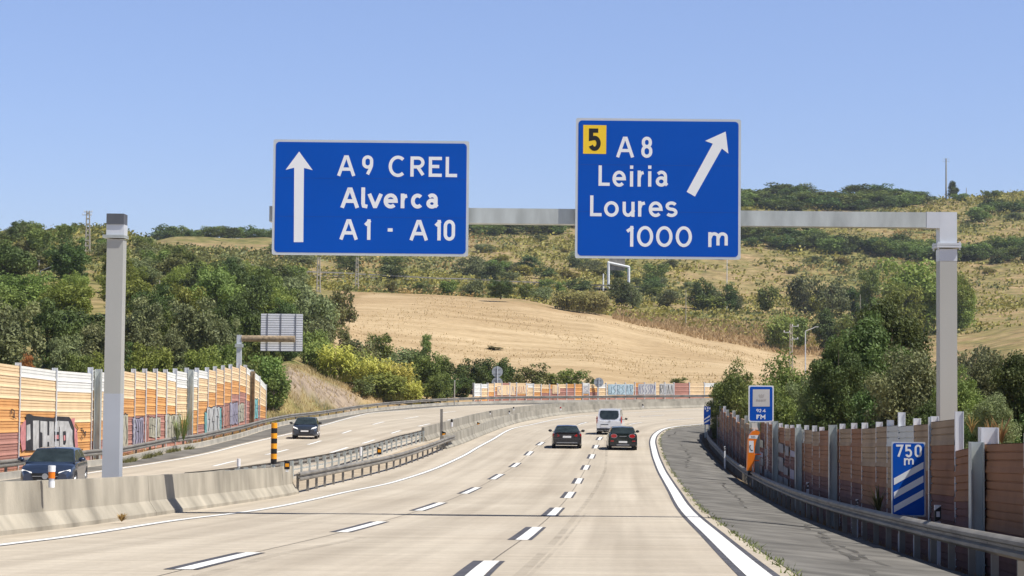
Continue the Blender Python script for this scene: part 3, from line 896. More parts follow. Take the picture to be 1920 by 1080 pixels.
# slim black tags
for q in ([(125, 580), (130, 520), (165, 540), (160, 620), (130, 600), (185, 630)], [(850, 690), (880, 740), (860, 780)], [(905, 745), (925, 735), (920, 770), (940, 760), (945, 800), (965, 770), (960, 830)], [(915, 820), (930, 860)],
          [(905, 1000), (925, 970), (935, 1000)], [(1085, 700), (1105, 650), (1095, 780), (1110, 720)]):
    stroke(g, LWP, LWX, z7(q), 1.4, .058, M_PK)
g.build('graffiti', parent=lw, recalc=False)
r4 = random.Random(5)
def tagblock(x0, x1, y0, y1, base, line=M_PK, n=6, w=1.1, skew=0):
    """A bubble-letter piece: a filled ground with dark outline strokes and inner shapes (photo pixels)."""
    g = MB(); k = 10
    top = [(x0 + (x1 - x0) * i / k, y0 + r4.uniform(-2.2, 2.2) + skew * i / k) for i in range(k + 1)]
    bot = [(x1 - (x1 - x0) * i / k, y1 + r4.uniform(-1.6, 1.6) + skew * (1 - i / k)) for i in range(k + 1)]
    paint(g, LWP, LWX, top + bot, .055, base)
    stroke(g, LWP, LWX, top, w, .06, line)
    for i in range(n):
        x = x0 + (x1 - x0) * (i + .5) / n; sk = skew * (i + .5) / n
        h = y1 - y0
        pts = [(x + r4.uniform(-1.5, 1.5), y0 + sk + h * f) for f in (.08, .3, .52, .74, .92)]
        stroke(g, LWP, LWX, pts, w * .8, .06, line)
        if r4.random() < .8:
            yy = y0 + sk + h * r4.uniform(.25, .7); stroke(g, LWP, LWX, [(x - 2.2, yy), (x + 2.2, yy + r4.uniform(-2, 2))], w, .063, line)
    g.build('graffiti', parent=lw, recalc=False)
tagblock(227.5, 240, 776, 838, M_PCR, n=2, w=1.6)
tagblock(249, 269.5, 783, 836, M_PV, n=5, w=1.5)
tagblock(272, 279, 781, 834, M_PR, n=1, w=.8)
tagblock(280, 301, 782, 820, M_PCR, n=5, w=.9)
tagblock(310, 340, 777, 826, M_PCR, n=6, w=1.0)
tagblock(384, 388, 772, 812, M_PT, n=1, w=.6)
tagblock(388, 412, 764, 812, M_PG, n=3, w=1.3, skew=-2)
tagblock(412, 415.5, 764, 808, M_PT, n=1, w=.6)
tagblock(417, 430, 763, 800, M_PR, n=3, w=.6, skew=-3)
tagblock(431, 446, 756, 796, M_PV, n=3, w=.9, skew=-2)
tagblock(447, 458, 758, 792, M_PCR, n=3, w=.8, skew=-2)
tagblock(473, 484, 750, 786, M_PT, n=3, w=.7, skew=-2)

# ---- the shaded wall by the near shoulder, broken by the phone bay
pRW = offs(poly(RE, 16, 206, .5), 4.75)
RWX = [2010, 1929, 1852, 1797, 1751, 1718, 1689, 1668, 1647, 1620, 1600, 1578, 1558, 1539.5, 1526, 1511, 1496, 1484, 1474, 1463, 1453, 1444, 1436, 1428]
RWT = [827, 830, 833, 786, 794, 797, 797, 799, 802, 803, 803, 804, 807, 809, 806, 805, 803, 804, 803, 800, 797, 795, 792, 790]
RWC = [(0, 0, 2), (0, 0, 3), (0, 0, 2), (0, 1, 2), (0, 2, 1), (1, 2, 1), (1, 2, 1), (0, 2, 1), (0, 2, 2), (0, 0, 3), (0, 1, 2), (0, 0, 2), (0, 0, 3), (0, 1, 2), (0, 1, 2), (1, 0, 2), (0, 0, 2), (0, 1, 1), (0, 0, 2), (0, 0, 2), (0, 0, 2), (0, 0, 3), (0, 0, 1)]
rw = thing('noise_wall', 'shaded brown and rust noise wall behind the near guardrail and the 750 m sign', 'noise barrier')
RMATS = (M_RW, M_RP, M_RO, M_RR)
RWP = []
for x in RWX:
    p = solve_px(pRW, x, 16, 140, -.6)
    RWP.append(p)
for i in range(len(RWX) - 1):
    a, b = RWP[i], RWP[i + 1]
    if a is None or b is None: continue
    z0a = surf(*a) - .12; z0b = surf(*b) - .12
    z1a = z_at(RWX[i], RWT[i], *a); z1b = z_at(RWX[i + 1], RWT[i + 1] if i != 2 else 846, *b)
    if i == 2: z1a = z_at(RWX[i], 833, *a)
    elif i > 2: z1b = z1a + (prof(b[1]) - prof(a[1]))
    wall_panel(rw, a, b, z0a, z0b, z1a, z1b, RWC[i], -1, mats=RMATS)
    h = math.atan2(b[1] - a[1], b[0] - a[0])
    up = .30 if i in (2, 6) else .15
    h_post(rw, a[0], a[1], h, z0a, z1a + up, m=M_GALVL, wid=.07 if i not in (2,) else .3, dep=.15 if i != 2 else .3, off=.02)
    if i == 3: h_post(rw, b[0], b[1], h, z0b, z1b + .1, m=M_GALVL, wid=.1, dep=.2)
for px, top in ((1855, 829), (1575, 797), (1508, 802), (1463, 790), (1428, 790)):
    p = solve_px(pRW, px, 16, 140, -.6); q = solve_px(pRW, px - 4, 16, 140, -.6)
    h = math.atan2(q[1] - p[1], q[0] - p[0]); n = (math.sin(h), -math.cos(h))
    h_post(rw, p[0] - n[0] * .22, p[1] - n[1] * .22, h, surf(*p) - .1, z_at(px, top, *p), dep=.22, wid=.26, m=M_GALV)
# grey overpainting at the phone end
M_GREY = mat('overpaint_grey', (.27, .27, .28), .8, 0, .35, 2.5)
g = MB()
for i in range(16, 23):
    a, b = RWP[i], RWP[i + 1]
    d = Vector((b[0] - a[0], b[1] - a[1], 0)).normalized(); n = Vector((-d.y, d.x, 0)) * (.06 + .056)
    z0 = surf(*a)
    for r in range(5):
        if r4.random() < .8:
            g.use(r4.choice([M_GREY, M_PV, M_GREY, M_PCR])); f0 = r4.choice([.02, .02, .1, .3]); f1 = r4.choice([.98, .98, .9, .75])
            za = z0 + .25 + r * .42 + r4.uniform(-.08, .08); zb = za + r4.uniform(.2, .4)
            A = Vector((a[0], a[1], 0)) + n; B = Vector((b[0], b[1], 0)) + n
            g.quad(A.lerp(B, f0) + Vector((0, 0, za)), A.lerp(B, f1) + Vector((0, 0, za - .03)), A.lerp(B, f1) + Vector((0, 0, zb)), A.lerp(B, f0) + Vector((0, 0, zb)))
g.build('graffiti', parent=rw, recalc=False)

rw2 = thing('noise_wall', 'far stretch of shaded noise wall between the orange phone pillar and the small blue sign', 'noise barrier')
pts = [p for p in pRW if p[1] > RWP[-1][1] + 3.4]
acc = arclen(pts); n = int(acc[-1] / 4.0); n = min(n, 26)
for i in range(n):
    a, h = along(pts, i * 4.0, acc); b, _ = along(pts, (i + 1) * 4.0, acc)
    st = .15 * ((i * 7) % 3)
    z0a = surf(*a) - .12; z0b = surf(*b) - .12
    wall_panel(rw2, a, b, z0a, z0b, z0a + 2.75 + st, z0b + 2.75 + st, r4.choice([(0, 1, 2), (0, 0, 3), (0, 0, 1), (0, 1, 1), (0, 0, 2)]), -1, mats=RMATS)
    h_post(rw2, a[0], a[1], math.atan2(b[1] - a[1], b[0] - a[0]), z0a, z0a + 3.0 + st, m=M_GALV if i % 4 else M_GALVL, wid=.1, dep=.17)
a = RWP[-1]; b = pts[0]
d = Vector((b[0] - a[0], b[1] - a[1], 0)).normalized(); back = Vector((d.y, -d.x, 0)) * 1.3
bay = thing('noise_wall', 'dark brown recessed noise wall bay behind the orange phone pillar at the shoulder', 'noise barrier')
a2 = (a[0] + back.x, a[1] + back.y); b2 = (b[0] + back.x, b[1] + back.y)
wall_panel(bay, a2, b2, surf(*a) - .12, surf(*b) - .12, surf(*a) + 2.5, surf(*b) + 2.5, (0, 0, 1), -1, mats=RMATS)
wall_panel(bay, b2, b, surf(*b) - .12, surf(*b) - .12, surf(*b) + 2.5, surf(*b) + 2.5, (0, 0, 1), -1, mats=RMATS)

# ---- the far wall beyond the bend
fw = thing('noise_wall', 'low distant noise wall of orange, pink and white panels below the golden field', 'noise barrier')
FX = [888, 901, 914, 926, 940, 955, 968, 986, 1000, 1014, 1030, 1045, 1062, 1077, 1092, 1104, 1120, 1136, 1154, 1172, 1190, 1208, 1228, 1246, 1263, 1292, 1320, 1348, 1376]
FT = [719, 720, 719, 718, 718, 718, 718, 719, 720, 721, 721, 720, 720, 720, 718, 720, 720, 719, 719, 718.5, 718, 718, 718, 718, 718, 718, 718, 718, 718]
FC = [(3, 1, 0), (1, 2, 1), (0, 2, 1), (0, 1, 1), (0, 0, 0), (0, 1, 1), (0, 2, 1), (1, 2, 0), (0, 2, 1), (0, 1, 1), (0, 0, 1), (0, 1, 0), (0, 0, 1), (0, 0, 5), (1, 0, 2), (0, 1, 1), (1, 2, 0), (0, 3, 0), (0, 2, 1), (0, 2, 1), (0, 0, 1), (0, 2, 1), (0, 3, 0), (0, 2, 0), (0, 0, 0), (0, 3, 0), (1, 2, 1), (3, 1, 1)]
pFW = offs(poly(KB, 200, 275, .4), -2.0)
FWP = [solve_px(pFW, x, 205, 275, 1.5) for x in FX]
for i in range(len(FX) - 1):
    a, b = FWP[i], FWP[i + 1]
    if a is None or b is None: continue
    z0 = surf(*a) - .1; z0b = surf(*b) - .1
    z1 = z_at(FX[i], FT[i], *a)
    wall_panel(fw, a, b, z0, z0b, z1, z1, FC[i], +1)
    h_post(fw, a[0], a[1], math.atan2(b[1] - a[1], b[0] - a[0]), z0, z1 + .08, m=M_GALVL, wid=.1)
_L = (LWP, LWX)
def far_tag(x0, x1, y0, y1, base, n, letters=M_PK):
    g = MB(); paint(g, FWP, FX, [(x0, y0), (x1, y0), (x1, y1), (x0, y1)], .055, base)
    for i in range(n):
        x = x0 + (x1 - x0) * (i + .5) / n; w = (x1 - x0) / n * .3
        hh = y1 - y0
        sh = r4.choice([[(-w, .9), (-w, .1), (w, .15), (w, .45), (-w, .5), (w, .9)], [(-w, .9), (0, .1), (w, .9)], [(w, .1), (-w, .3), (w, .7), (-w, .92)], [(-w, .1), (-w, .9), (w, .9), (w, .2)]])
        stroke(g, FWP, FX, [(x + dx, y0 + hh * f) for dx, f in sh], .9, .06, letters)
    g.build('graffiti', parent=fw, recalc=False)
far_tag(1140, 1188, 720.5, 740, M_PBL, 6, mat('graffiti_slate', (.12, .17, .22), .7, 0, .3, 3))
far_tag(1197, 1230, 719.5, 740, M_PG, 6, mat('graffiti_indigo', (.1, .11, .25), .7, 0, .3, 3))
far_tag(1237, 1263, 719.5, 740, M_PG, 4, M_PK)
far_tag(932, 966, 722, 741, M_PP, 4, M_PV)
far_tag(968, 990, 722, 738, M_PP, 4, M_PR)
far_tag(1036, 1050, 722, 738, M_PP, 1, M_PR)
far_tag(1093, 1104, 723, 738, M_PG, 1, M_PV)
# ================================================================== LETTERING
def arc(cx, cy, rx, ry, a0, a1, n=16):
    return [(cx + rx * math.cos(math.radians(a0 + (a1 - a0) * k / n)), cy + ry * math.sin(math.radians(a0 + (a1 - a0) * k / n))) for k in range(n + 1)]
def rrect(x0, y0, x1, y1, r, rx=None):
    """Closed loop with very round ends (condensed numerals)."""
    rx = rx or (x1 - x0) / 2; ry = r
    return arc(x1 - rx, y1 - ry, rx, ry, 0, 90, 8) + arc(x0 + rx, y1 - ry, rx, ry, 90, 180, 8) + arc(x0 + rx, y0 + ry, rx, ry, 180, 270, 8) + arc(x1 - rx, y0 + ry, rx, ry, 270, 360, 8)
CLOSED = set()
GL = {
    'A': [[(0, 0), (.43, 1), (.57, 1), (1, 0)], [(.16, .3), (.84, .3)]],
    'n0': [rrect(0, 0, 1, 1, .27)], 'w0': [arc(.5, .5, .5, .5, 0, 360, 32)],
    '1': [[(1, 0), (1, 1)], [(0, .83), (1, .97)]],
    '9': [rrect(0, .42, 1, 1, .22), [(1, .72), (.98, .5), (.85, .33), (.5, 0)]],
    '8': [rrect(.06, .54, .94, 1, .2), rrect(0, 0, 1, .54, .24)],
    '5': [[(.95, 1), (.06, 1), (.06, .56), (.5, .60)] + arc(.5, .30, .5, .30, 75, -155, 14)],
    '7': [[(0, 1), (1, 1), (.3, 0)]],
    '2': [arc(.5, .72, .5, .28, 170, -20, 12) + [(.0, 0), (1, 0)]],
    '4': [[(.74, 0), (.74, 1), (0, .26), (1, .26)]],
    '.': [[(0, 0), (0, .16)]], '-': [[(0, .5), (1, .5)]],
    'C': [arc(.5, .5, .5, .5, 48, 312, 24)],
    'R': [[(0, 0), (0, 1), (.55, 1)] + arc(.55, .74, .42, .26, 90, -90, 10) + [(0, .48)], [(.5, .48), (1, 0)]],
    'E': [[(1, 1), (0, 1), (0, 0), (1, 0)], [(0, .52), (.9, .52)]],
    'F': [[(1, 1), (0, 1), (0, 0)], [(0, .5), (.85, .5)]],
    'L': [[(0, 1), (0, 0), (1, 0)]],
    'M': [[(0, 0), (0, 1), (.5, .38), (1, 1), (1, 0)]],
    'S': [arc(.5, .75, .48, .25, 30, 260, 12) + arc(.5, .25, .5, .25, 80, -150, 12)],
    'O': [arc(.5, .5, .5, .5, 0, 360, 24)],
    'l': [[(0, 1), (0, .16), (.25, .02), (1, 0)]],
    'v': [[(0, 1), (.45, 0), (.55, 0), (1, 1)]],
    'e': [[(0, .5)] + arc(.5, .5, .5, .5, 0, 315, 22)],
    'r': [[(0, 0), (0, 1)], [(0, .55), (.3, .9), (1, .97)]],
    'c': [arc(.5, .5, .5, .5, 45, 315, 20)],
    'a': [[(.06, .86)] + arc(.42, .68, .4, .32, 110, 0, 8) + [(.82, .12), (1, 0)], arc(.40, .28, .4, .28, 0, 360, 18)],
    'i': [[(0, 0), (0, .68)], [(0, .99), (0, 1.0)]],
    'o': [arc(.5, .5, .5, .5, 0, 360, 24)],
    'u': [[(0, 1), (0, .4)] + arc(.45, .4, .45, .4, 180, 300, 8) + [(1, .35)], [(1, 1), (1, 0)]],
    's': [arc(.5, .75, .48, .25, 25, 260, 12) + arc(.5, .25, .5, .25, 80, -150, 12)],
    'm': [[(0, 0), (0, 1)], [(0, .6), (.1, .9)] + arc(.27, .72, .23, .28, 120, 0, 8) + [(.5, 0)], [(.5, .6), (.6, .9)] + arc(.77, .72, .23, .28, 120, 0, 8) + [(1, 0)]],
}
def stroke_poly(mb, pts, t, to3, closed=False):
    """Ribbon of width t with mitred corners; pts in metres on the sign, to3 maps (u, v) to the sign's face."""
    n = len(pts); L_ = []; R_ = []
    for i, p in enumerate(pts):
        if closed: a, b = pts[i - 1], pts[(i + 1) % n]
        else: a, b = pts[max(0, i - 1)], pts[min(n - 1, i + 1)]
        d1 = (p[0] - a[0], p[1] - a[1]); d2 = (b[0] - p[0], b[1] - p[1])
        l1 = math.hypot(*d1); l2 = math.hypot(*d2)
        if l1 < 1e-9: d1, l1 = d2, l2
        if l2 < 1e-9: d2, l2 = d1, l1
        d1 = (d1[0] / l1, d1[1] / l1); d2 = (d2[0] / l2, d2[1] / l2)
        nx, ny = -(d1[1] + d2[1]), d1[0] + d2[0]; l = math.hypot(nx, ny) or 1; nx /= l; ny /= l
        c = max(.45, nx * -d1[1] + ny * d1[0]); k = t / 2 / c
        L_.append((p[0] + nx * k, p[1] + ny * k)); R_.append((p[0] - nx * k, p[1] - ny * k))
    m = n if closed else n - 1
    for i in range(m):
        j = (i + 1) % n
        mb.lift = getattr(mb, 'lift', 0) + .00003          # every piece of film a hair above the last, so that none share a plane
        q = [to3(*R_[i]), to3(*R_[j]), to3(*L_[j]), to3(*L_[i])]
        mb.quad(*[(p[0], p[1] - mb.lift, p[2]) for p in q])
def glyph(mb, ch, x0, y0, x1, y1, t, to3):
    """Glyph whose ink fills the box; a one-stroke glyph keeps its stem."""
    for k, pl in enumerate(GL[ch]):
        f3 = (lambda u, v, k=k: to3(u, v))
        w = max(0, x1 - x0 - t); h = y1 - y0 - t
        pts = [(x0 + t / 2 + u * w, y0 + t / 2 + v * h) for u, v in pl]
        if ch in 'AvMl1iurmRFEL47':          # flat ends reach the box
            def ext(p, q):
                dx, dy = p[0] - q[0], p[1] - q[1]; l = math.hypot(dx, dy) or 1
                return (p[0] + dx / l * t / 2, p[1] + dy / l * t / 2)
            if not (ch == 'A' and k == 1) and not (ch in 'urm' and k and ch != 'u') and not (ch in 'EF' and k) and not (ch == 'R' and k):
                pts[0] = ext(pts[0], pts[1]); pts[-1] = ext(pts[-1], pts[-2]) if ch != 'R' else pts[-1]
        cl = len(pl) > 8 and (math.hypot(pl[0][0] - pl[-1][0], pl[0][1] - pl[-1][1]) < .02 or len(pl) == 36)
        if cl:
            if len(pl) != 36: pts = pts[:-1]
            stroke_poly(mb, pts, t, f3, True)
        else: stroke_poly(mb, pts, t, f3, False)

def rounded(x0, y0, x1, y1, r, n=5):
    return arc(x1 - r, y1 - r, r, r, 0, 90, n) + arc(x0 + r, y1 - r, r, r, 90, 180, n) + arc(x0 + r, y0 + r, r, r, 180, 270, n) + arc(x1 - r, y0 + r, r, r, 270, 360, n)

class Sign:
    """A flat road sign standing at forward distance Y facing the viewer; photo pixels give its measures."""
    def __init__(s, name, label, Y, corners, group=None, yaw=0.0):
        s.Y = Y
        P = [at(px, py, Y) for px, py in corners]
        s.x0 = (P[0].x + P[3].x) / 2; s.x1 = (P[1].x + P[2].x) / 2; s.z1 = (P[0].z + P[1].z) / 2; s.z0 = (P[2].z + P[3].z) / 2
        s.cx = (s.x0 + s.x1) / 2; s.cz = (s.z0 + s.z1) / 2; s.w = s.x1 - s.x0; s.h = s.z1 - s.z0
        s.root = thing(name, label, 'road sign', (s.cx, Y, s.cz), yaw, group)
        # photo -> sign: bilinear on the four corners
        s.c = corners
    def uv(s, px, py):
        (ax, ay), (bx, by), (cx, cy), (dx, dy) = s.c      # TL TR BR BL
        u = v = .5
        for _ in range(12):
            X = ax * (1 - u) * (1 - v) + bx * u * (1 - v) + cx * u * v + dx * (1 - u) * v
            Y = ay * (1 - u) * (1 - v) + by * u * (1 - v) + cy * u * v + dy * (1 - u) * v
            ex, ey = px - X, py - Y
            jux = (bx - ax) * (1 - v) + (cx - dx) * v; jvx = (dx - ax) * (1 - u) + (cx - bx) * u
            juy = (by - ay) * (1 - v) + (cy - dy) * v; jvy = (dy - ay) * (1 - u) + (cy - by) * u
            D = jux * jvy - jvx * juy
            u += (ex * jvy - jvx * ey) / D; v += (jux * ey - juy * ex) / D
        return ((u - .5) * s.w, (.5 - v) * s.h)
    def plate(s, m_edge=None, m_face=None, inset=.06, r=.09, r0=.05, thick=.05, ribs=True):
        mb = MB(); mb.prism(rounded(-s.w / 2, -s.h / 2, s.w / 2, s.h / 2, r0), (1, 0, 0), (0, 0, 1), (0, 0, 0), (0, thick, 0))
        mb.build('edge', m_edge or M_SIGNF, s.root)
        mb = MB(); mb.prism(rounded(-s.w / 2 + inset, -s.h / 2 + inset, s.w / 2 - inset, s.h / 2 - inset, r), (1, 0, 0), (0, 0, 1), (0, -.004, 0), (0, .006, 0))
        mb.build('face', m_face or M_SIGNB, s.root)
        if s.w > 3:
            mb = MB()
            for k in (-1 / 6, 1 / 6): mb.box((0, -.0045, s.h * k), (s.w - 2 * inset - .01, .002, .010))
            mb.build('seam', mat('sign_seam', (.0, .06, .36), .6, 0, .1, 1), s.root)
        if ribs:
            mb = MB()
            for k in (-.3, .3): mb.box((s.w * k, thick + .05, 0), (.08, .1, s.h * .94))
            mb.build('rib', M_GALV, s.root)
    def text(s, items, t, m=None, off=.0065, name='lettering'):
        """items: (glyph, left, top, right, bottom) in photo pixels."""
        words_ = []; last = None
        for q in items:
            if last is None or q[1] - last > .42 * (q[4] - q[2]): words_.append([])
            words_[-1].append(q); last = q[3]
        for w_ in words_:
            mb = MB()
            for ch, l, tp, r_, b in w_:
                u0, v1 = s.uv(l, tp); u1, v0 = s.uv(r_, b)
                glyph(mb, ch, u0, v0, u1, v1, t, lambda u, v: (u, -off, v))
            mb.build(name, m or M_SIGNW, s.root, recalc=False)
    def shape(s, pts, m=None, off=.0065, name='arrow'):
        mb = MB(); q = [s.uv(*p) for p in pts]
        mb.ngon([(u, -off, v) for u, v in q])
        return mb.build(name, m or M_SIGNW, s.root, recalc=False)

GY = 46.8
def Z5(x, y): return (480 + x / 4.1545, 240 + y / 4.1545)
def Z6(x, y): return (1040 + x / 3.375, 200 + y / 3.375)
def it(f, rows): return [(c, *f(l, t), *f(r, b)) for c, l, t, r, b in rows]

s1 = Sign('direction_sign', 'blue overhead sign with a straight white arrow reading A9 CREL Alverca A1 - A10', GY - .38, [(512.3, 261), (880.7, 265), (877, 481.5), (510, 477)])
s1.plate()
s1.text(it(Z5, [('A', 637, 212, 770, 375), ('9', 828, 213, 912, 375), ('C', 1035, 215, 1178, 384), ('R', 1205, 222, 1315, 381), ('E', 1348, 225, 1448, 383), ('L', 1480, 226, 1567, 385)]), .08)
s1.text(it(Z5, [('A', 663, 463, 799, 624), ('l', 821, 463, 868, 625), ('v', 874, 512, 982, 626), ('e', 995, 510, 1103, 629), ('r', 1128, 512, 1190, 627), ('c', 1208, 512, 1308, 630), ('a', 1328, 511, 1427, 631)]), .092)
s1.text(it(Z5, [('A', 655, 710, 790, 871), ('1', 848, 712, 891, 872), ('-', 1013, 760, 1077, 830), ('A', 1200, 717, 1335, 878), ('1', 1396, 718, 1437, 878), ('n0', 1462, 717, 1548, 881)]), .082)
ARP = [(335, 183), (441, 328), (373, 310), (370, 888), (296, 888), (297, 310), (230, 325)]
s1.shape([Z5(*p) for p in ((335, 183), (441, 328), (373, 311), (297, 309), (230, 325))])
s1.shape([Z5(*p) for p in ((297, 309), (373, 311), (370, 888), (296, 888))])

s2 = Sign('direction_sign', 'blue overhead exit sign with a slanting white arrow reading 5 A8 Leiria Loures 1000 m', GY - .38, [(1079.6, 221), (1390.8, 224), (1387.3, 487), (1078.5, 483.6)])
s2.plate()
s2.text(it(Z6, [('A', 392, 190, 500, 322), ('8', 549, 190, 618, 325)]), .078)
s2.text(it(Z6, [('L', 278, 372, 348, 502), ('e', 366, 405, 450, 508), ('i', 477, 373, 501, 507), ('r', 525, 405, 572, 507), ('i', 592, 373, 616, 507), ('a', 640, 405, 722, 508)]), .078)
s2.text(it(Z6, [('L', 225, 562, 297, 694), ('o', 313, 598, 405, 698), ('u', 430, 602, 505, 698), ('r', 528, 598, 580, 697), ('e', 595, 600, 682, 700), ('s', 700, 600, 776, 700)]), .078)
s2.text(it(Z6, [('1', 456, 755, 497, 886), ('w0', 521, 755, 622, 888), ('w0', 641, 756, 744, 889), ('w0', 765, 757, 866, 890), ('m', 970, 795, 1092, 890)]), .078)
s2.shape([Z6(*p) for p in ((1085, 158), (1101, 298), (1060, 266), (1003, 235), (954, 217))])
s2.shape([Z6(*p) for p in ((1003, 235), (1060, 266), (887, 570), (835, 540))])
s2.shape([Z6(*p) for p in ((180, 116), (327, 118), (325, 300), (179, 298))], M_SIGNY, .006, 'exit_number_plate')
s2.text(it(Z6, [('5', 213, 138, 291, 281)]), .105, M_BLACK, .008, 'exit_number')

# ------------------------------------------------------------------ gantry carrying both signs
def zpx(px, py, Y): return at(px, py, Y)
gx0 = at(1759, 600, GY).x; gx1 = at(1791, 600, GY).x; gxc = (gx0 + gx1) / 2; gw = gx1 - gx0
gt = at(1775, 399, GY).z; gb = at(1775, 429, GY).z; gf = at(1775, 459, GY).z
g0 = surf(gxc, GY) - .1
ga = thing('sign_gantry', 'grey cantilever gantry carrying both big blue signs, its post behind the near noise wall', 'gantry', (gxc, GY, g0))
mb = MB(); mb.box((0, 0, (gf - .14 - g0) / 2), (gw, gw, gf - .14 - g0)); mb.build('post', M_MAST, ga)
zb = at(1775, 490, GY).z
mb = MB(); mb.box((0, 0, (zb + gf - .12) / 2 - g0), (gw + .008, gw + .008, gf - .12 - zb)); mb.build('collar', M_GALVL, ga)
mb = MB(); mb.box((0, 0, gf - g0 - .06), (gw + .17, gw + .17, .05)); mb.box((0, 0, gf - g0), (gw + .17, gw + .17, .05))
for sx in (-1, 1):
    for sy in (-1, 1): mb.bar((sx * (gw / 2 + .05), sy * (gw / 2 + .05), gf - g0 - .14), (sx * (gw / 2 + .05), sy * (gw / 2 + .05), gf - g0 + .06), .02, seg=6)
mb.build('flange', M_GALVL, ga)
mb = MB(); mb.box((0, 0, (gf + gt) / 2 - g0 + .01), (gw, gw, gt - gf - .02)); mb.box((-gw / 2 - .16, 0, (gt + gb) / 2 - g0), (.32, gw - .004, gt - gb)); mb.build('elbow', M_GALVL, ga)
bx0 = at(507, 385, GY).x
bx1 = gx0 - .32
mb = MB(); mb.box(((bx0 + bx1) / 2 - gxc, 0, (gt + gb) / 2 - g0), (bx1 - bx0, gw - .02, gt - gb - .02)); mb.build('beam', M_GALV, ga)
mb = MB()
for sg in (s1, s2):
    for k in (-.3, .3):
        mb.box((sg.cx + sg.w * k - gxc, -.26, (gt + gb) / 2 - g0), (.1, .1, gt - gb + .24))
mb.build('bracket', M_GALV, ga)

# ------------------------------------------------------------------ the mast in the median
lx0 = at(204, 650, GY).x; lx1 = at(231, 650, GY).x; lw_ = .40
lxc = at(214, 700, GY).x
lz0 = prof(GY); lt = at(218, 402, GY).z; lf = at(218, 442, GY).z
ma = thing('gantry_mast', 'tall square grey steel mast with a shade-coloured dark top standing behind the foreground median barrier', 'mast', (lxc, GY, lz0))
zs = at(210, 738, GY).z
mb = MB(); mb.box((0, 0, (zs + lf - .1) / 2 - lz0), (lw_, lw_, lf - .1 - zs)); mb.build('post', M_MAST, ma)
mb = MB(); mb.box((0, 0, (zs - lz0) / 2), (lw_ + .012, lw_ + .012, zs - lz0)); mb.build('sleeve', mat('mast_sleeve', (.50, .53, .58), .5, .2, .05, 1), ma)
mb = MB(); mb.box((-.03, 0, lf - lz0 - .05), (lw_ + .13, lw_ + .13, .035)); mb.box((-.03, 0, lf - lz0 - .01), (lw_ + .13, lw_ + .13, .03)); mb.build('flange', M_GALV, ma)
zc = at(218, 422, GY).z
mb = MB(); mb.box((0, 0, (lf + zc) / 2 - lz0 + .005), (lw_ + .03, lw_ + .03, zc - lf - .01)); mb.build('collar', M_GALVL, ma)
mb = MB(); mb.box((0, -.02, (lt + zc) / 2 - lz0), (lw_ + .02, lw_ + .06, lt - zc)); mb.build('cap', mat('mast_cap_shade', (.10, .11, .13), .7, 0, .15, 3), ma)  # end face in shadow: the shade is put into its dark colour

# ------------------------------------------------------------------ smaller signs
# 750 m countdown
Y7 = 39.5
s3 = Sign('countdown_sign', 'blue countdown sign reading 750 m with three slanting white bars beside the near guardrail', Y7, [(1674, 827.5), (1737, 830), (1733.5, 969), (1669.5, 967.5)])
s3.plate(M_SIGNF, M_SIGNB, .025, .04, .03, .03, False)
def Z7(x, y): return (1660 + x / 6.753, 820 + y / 6.75)
s3.text(it(Z7, [('7', 150, 86, 236, 245), ('5', 262, 90, 346, 255), ('n0', 382, 93, 468, 258)]), .042)
s3.text(it(Z7, [('m', 243, 262, 364, 357)]), .034)
for q in ([(107, 515), (488, 315), (486, 400), (105, 601)], [(102, 690), (483, 487), (481, 573), (100, 776)], [(97, 863), (478, 663), (475, 747), (95, 947)]):
    s3.shape([Z7(*p) for p in q], None, .009, 'bar')
zg = surf(s3.cx, Y7) - .15
mb = MB()
for k in (-.22, .22): mb.box((s3.w * k, .07, (zg - s3.cz + s3.h * .4) / 2), (.07, .05, s3.h * .4 + s3.cz - zg))
mb.build('pole', M_GALVL, s3.root)
# far 500 m countdown at the end of the wall
s4 = Sign('countdown_sign', 'small far blue countdown sign with two slanting bars where the shaded wall ends', 151, [(1319.5, 762), (1332, 762.5), (1332, 796.5), (1319.5, 795.5)], yaw=-.25)
s4.plate(M_SIGNB, M_SIGNB, .03, .05, .03, .04, False)
def Z4(x, y): return (1310 + x / 21.6, 755 + y / 21.6)
s4.text(it(Z4, [('5', 235, 185, 300, 285), ('n0', 335, 170, 400, 275), ('n0', 425, 165, 465, 300), ('m', 315, 290, 405, 365)]), .1)
for q in ([(222, 655), (455, 505), (455, 575), (222, 700)], [(222, 785), (455, 660), (455, 725), (222, 845)]):
    s4.shape([Z4(*p) for p in q], None, .009, 'bar')
zg = surf(s4.cx, 151) - .1
mb = MB()
for k in (-.3, .3): mb.box((s4.w * k, .08, (zg - s4.cz + s4.h * .4) / 2), (.09, .06, s4.h * .4 + s4.cz - zg))
mb.build('pole', M_GALV, s4.root)
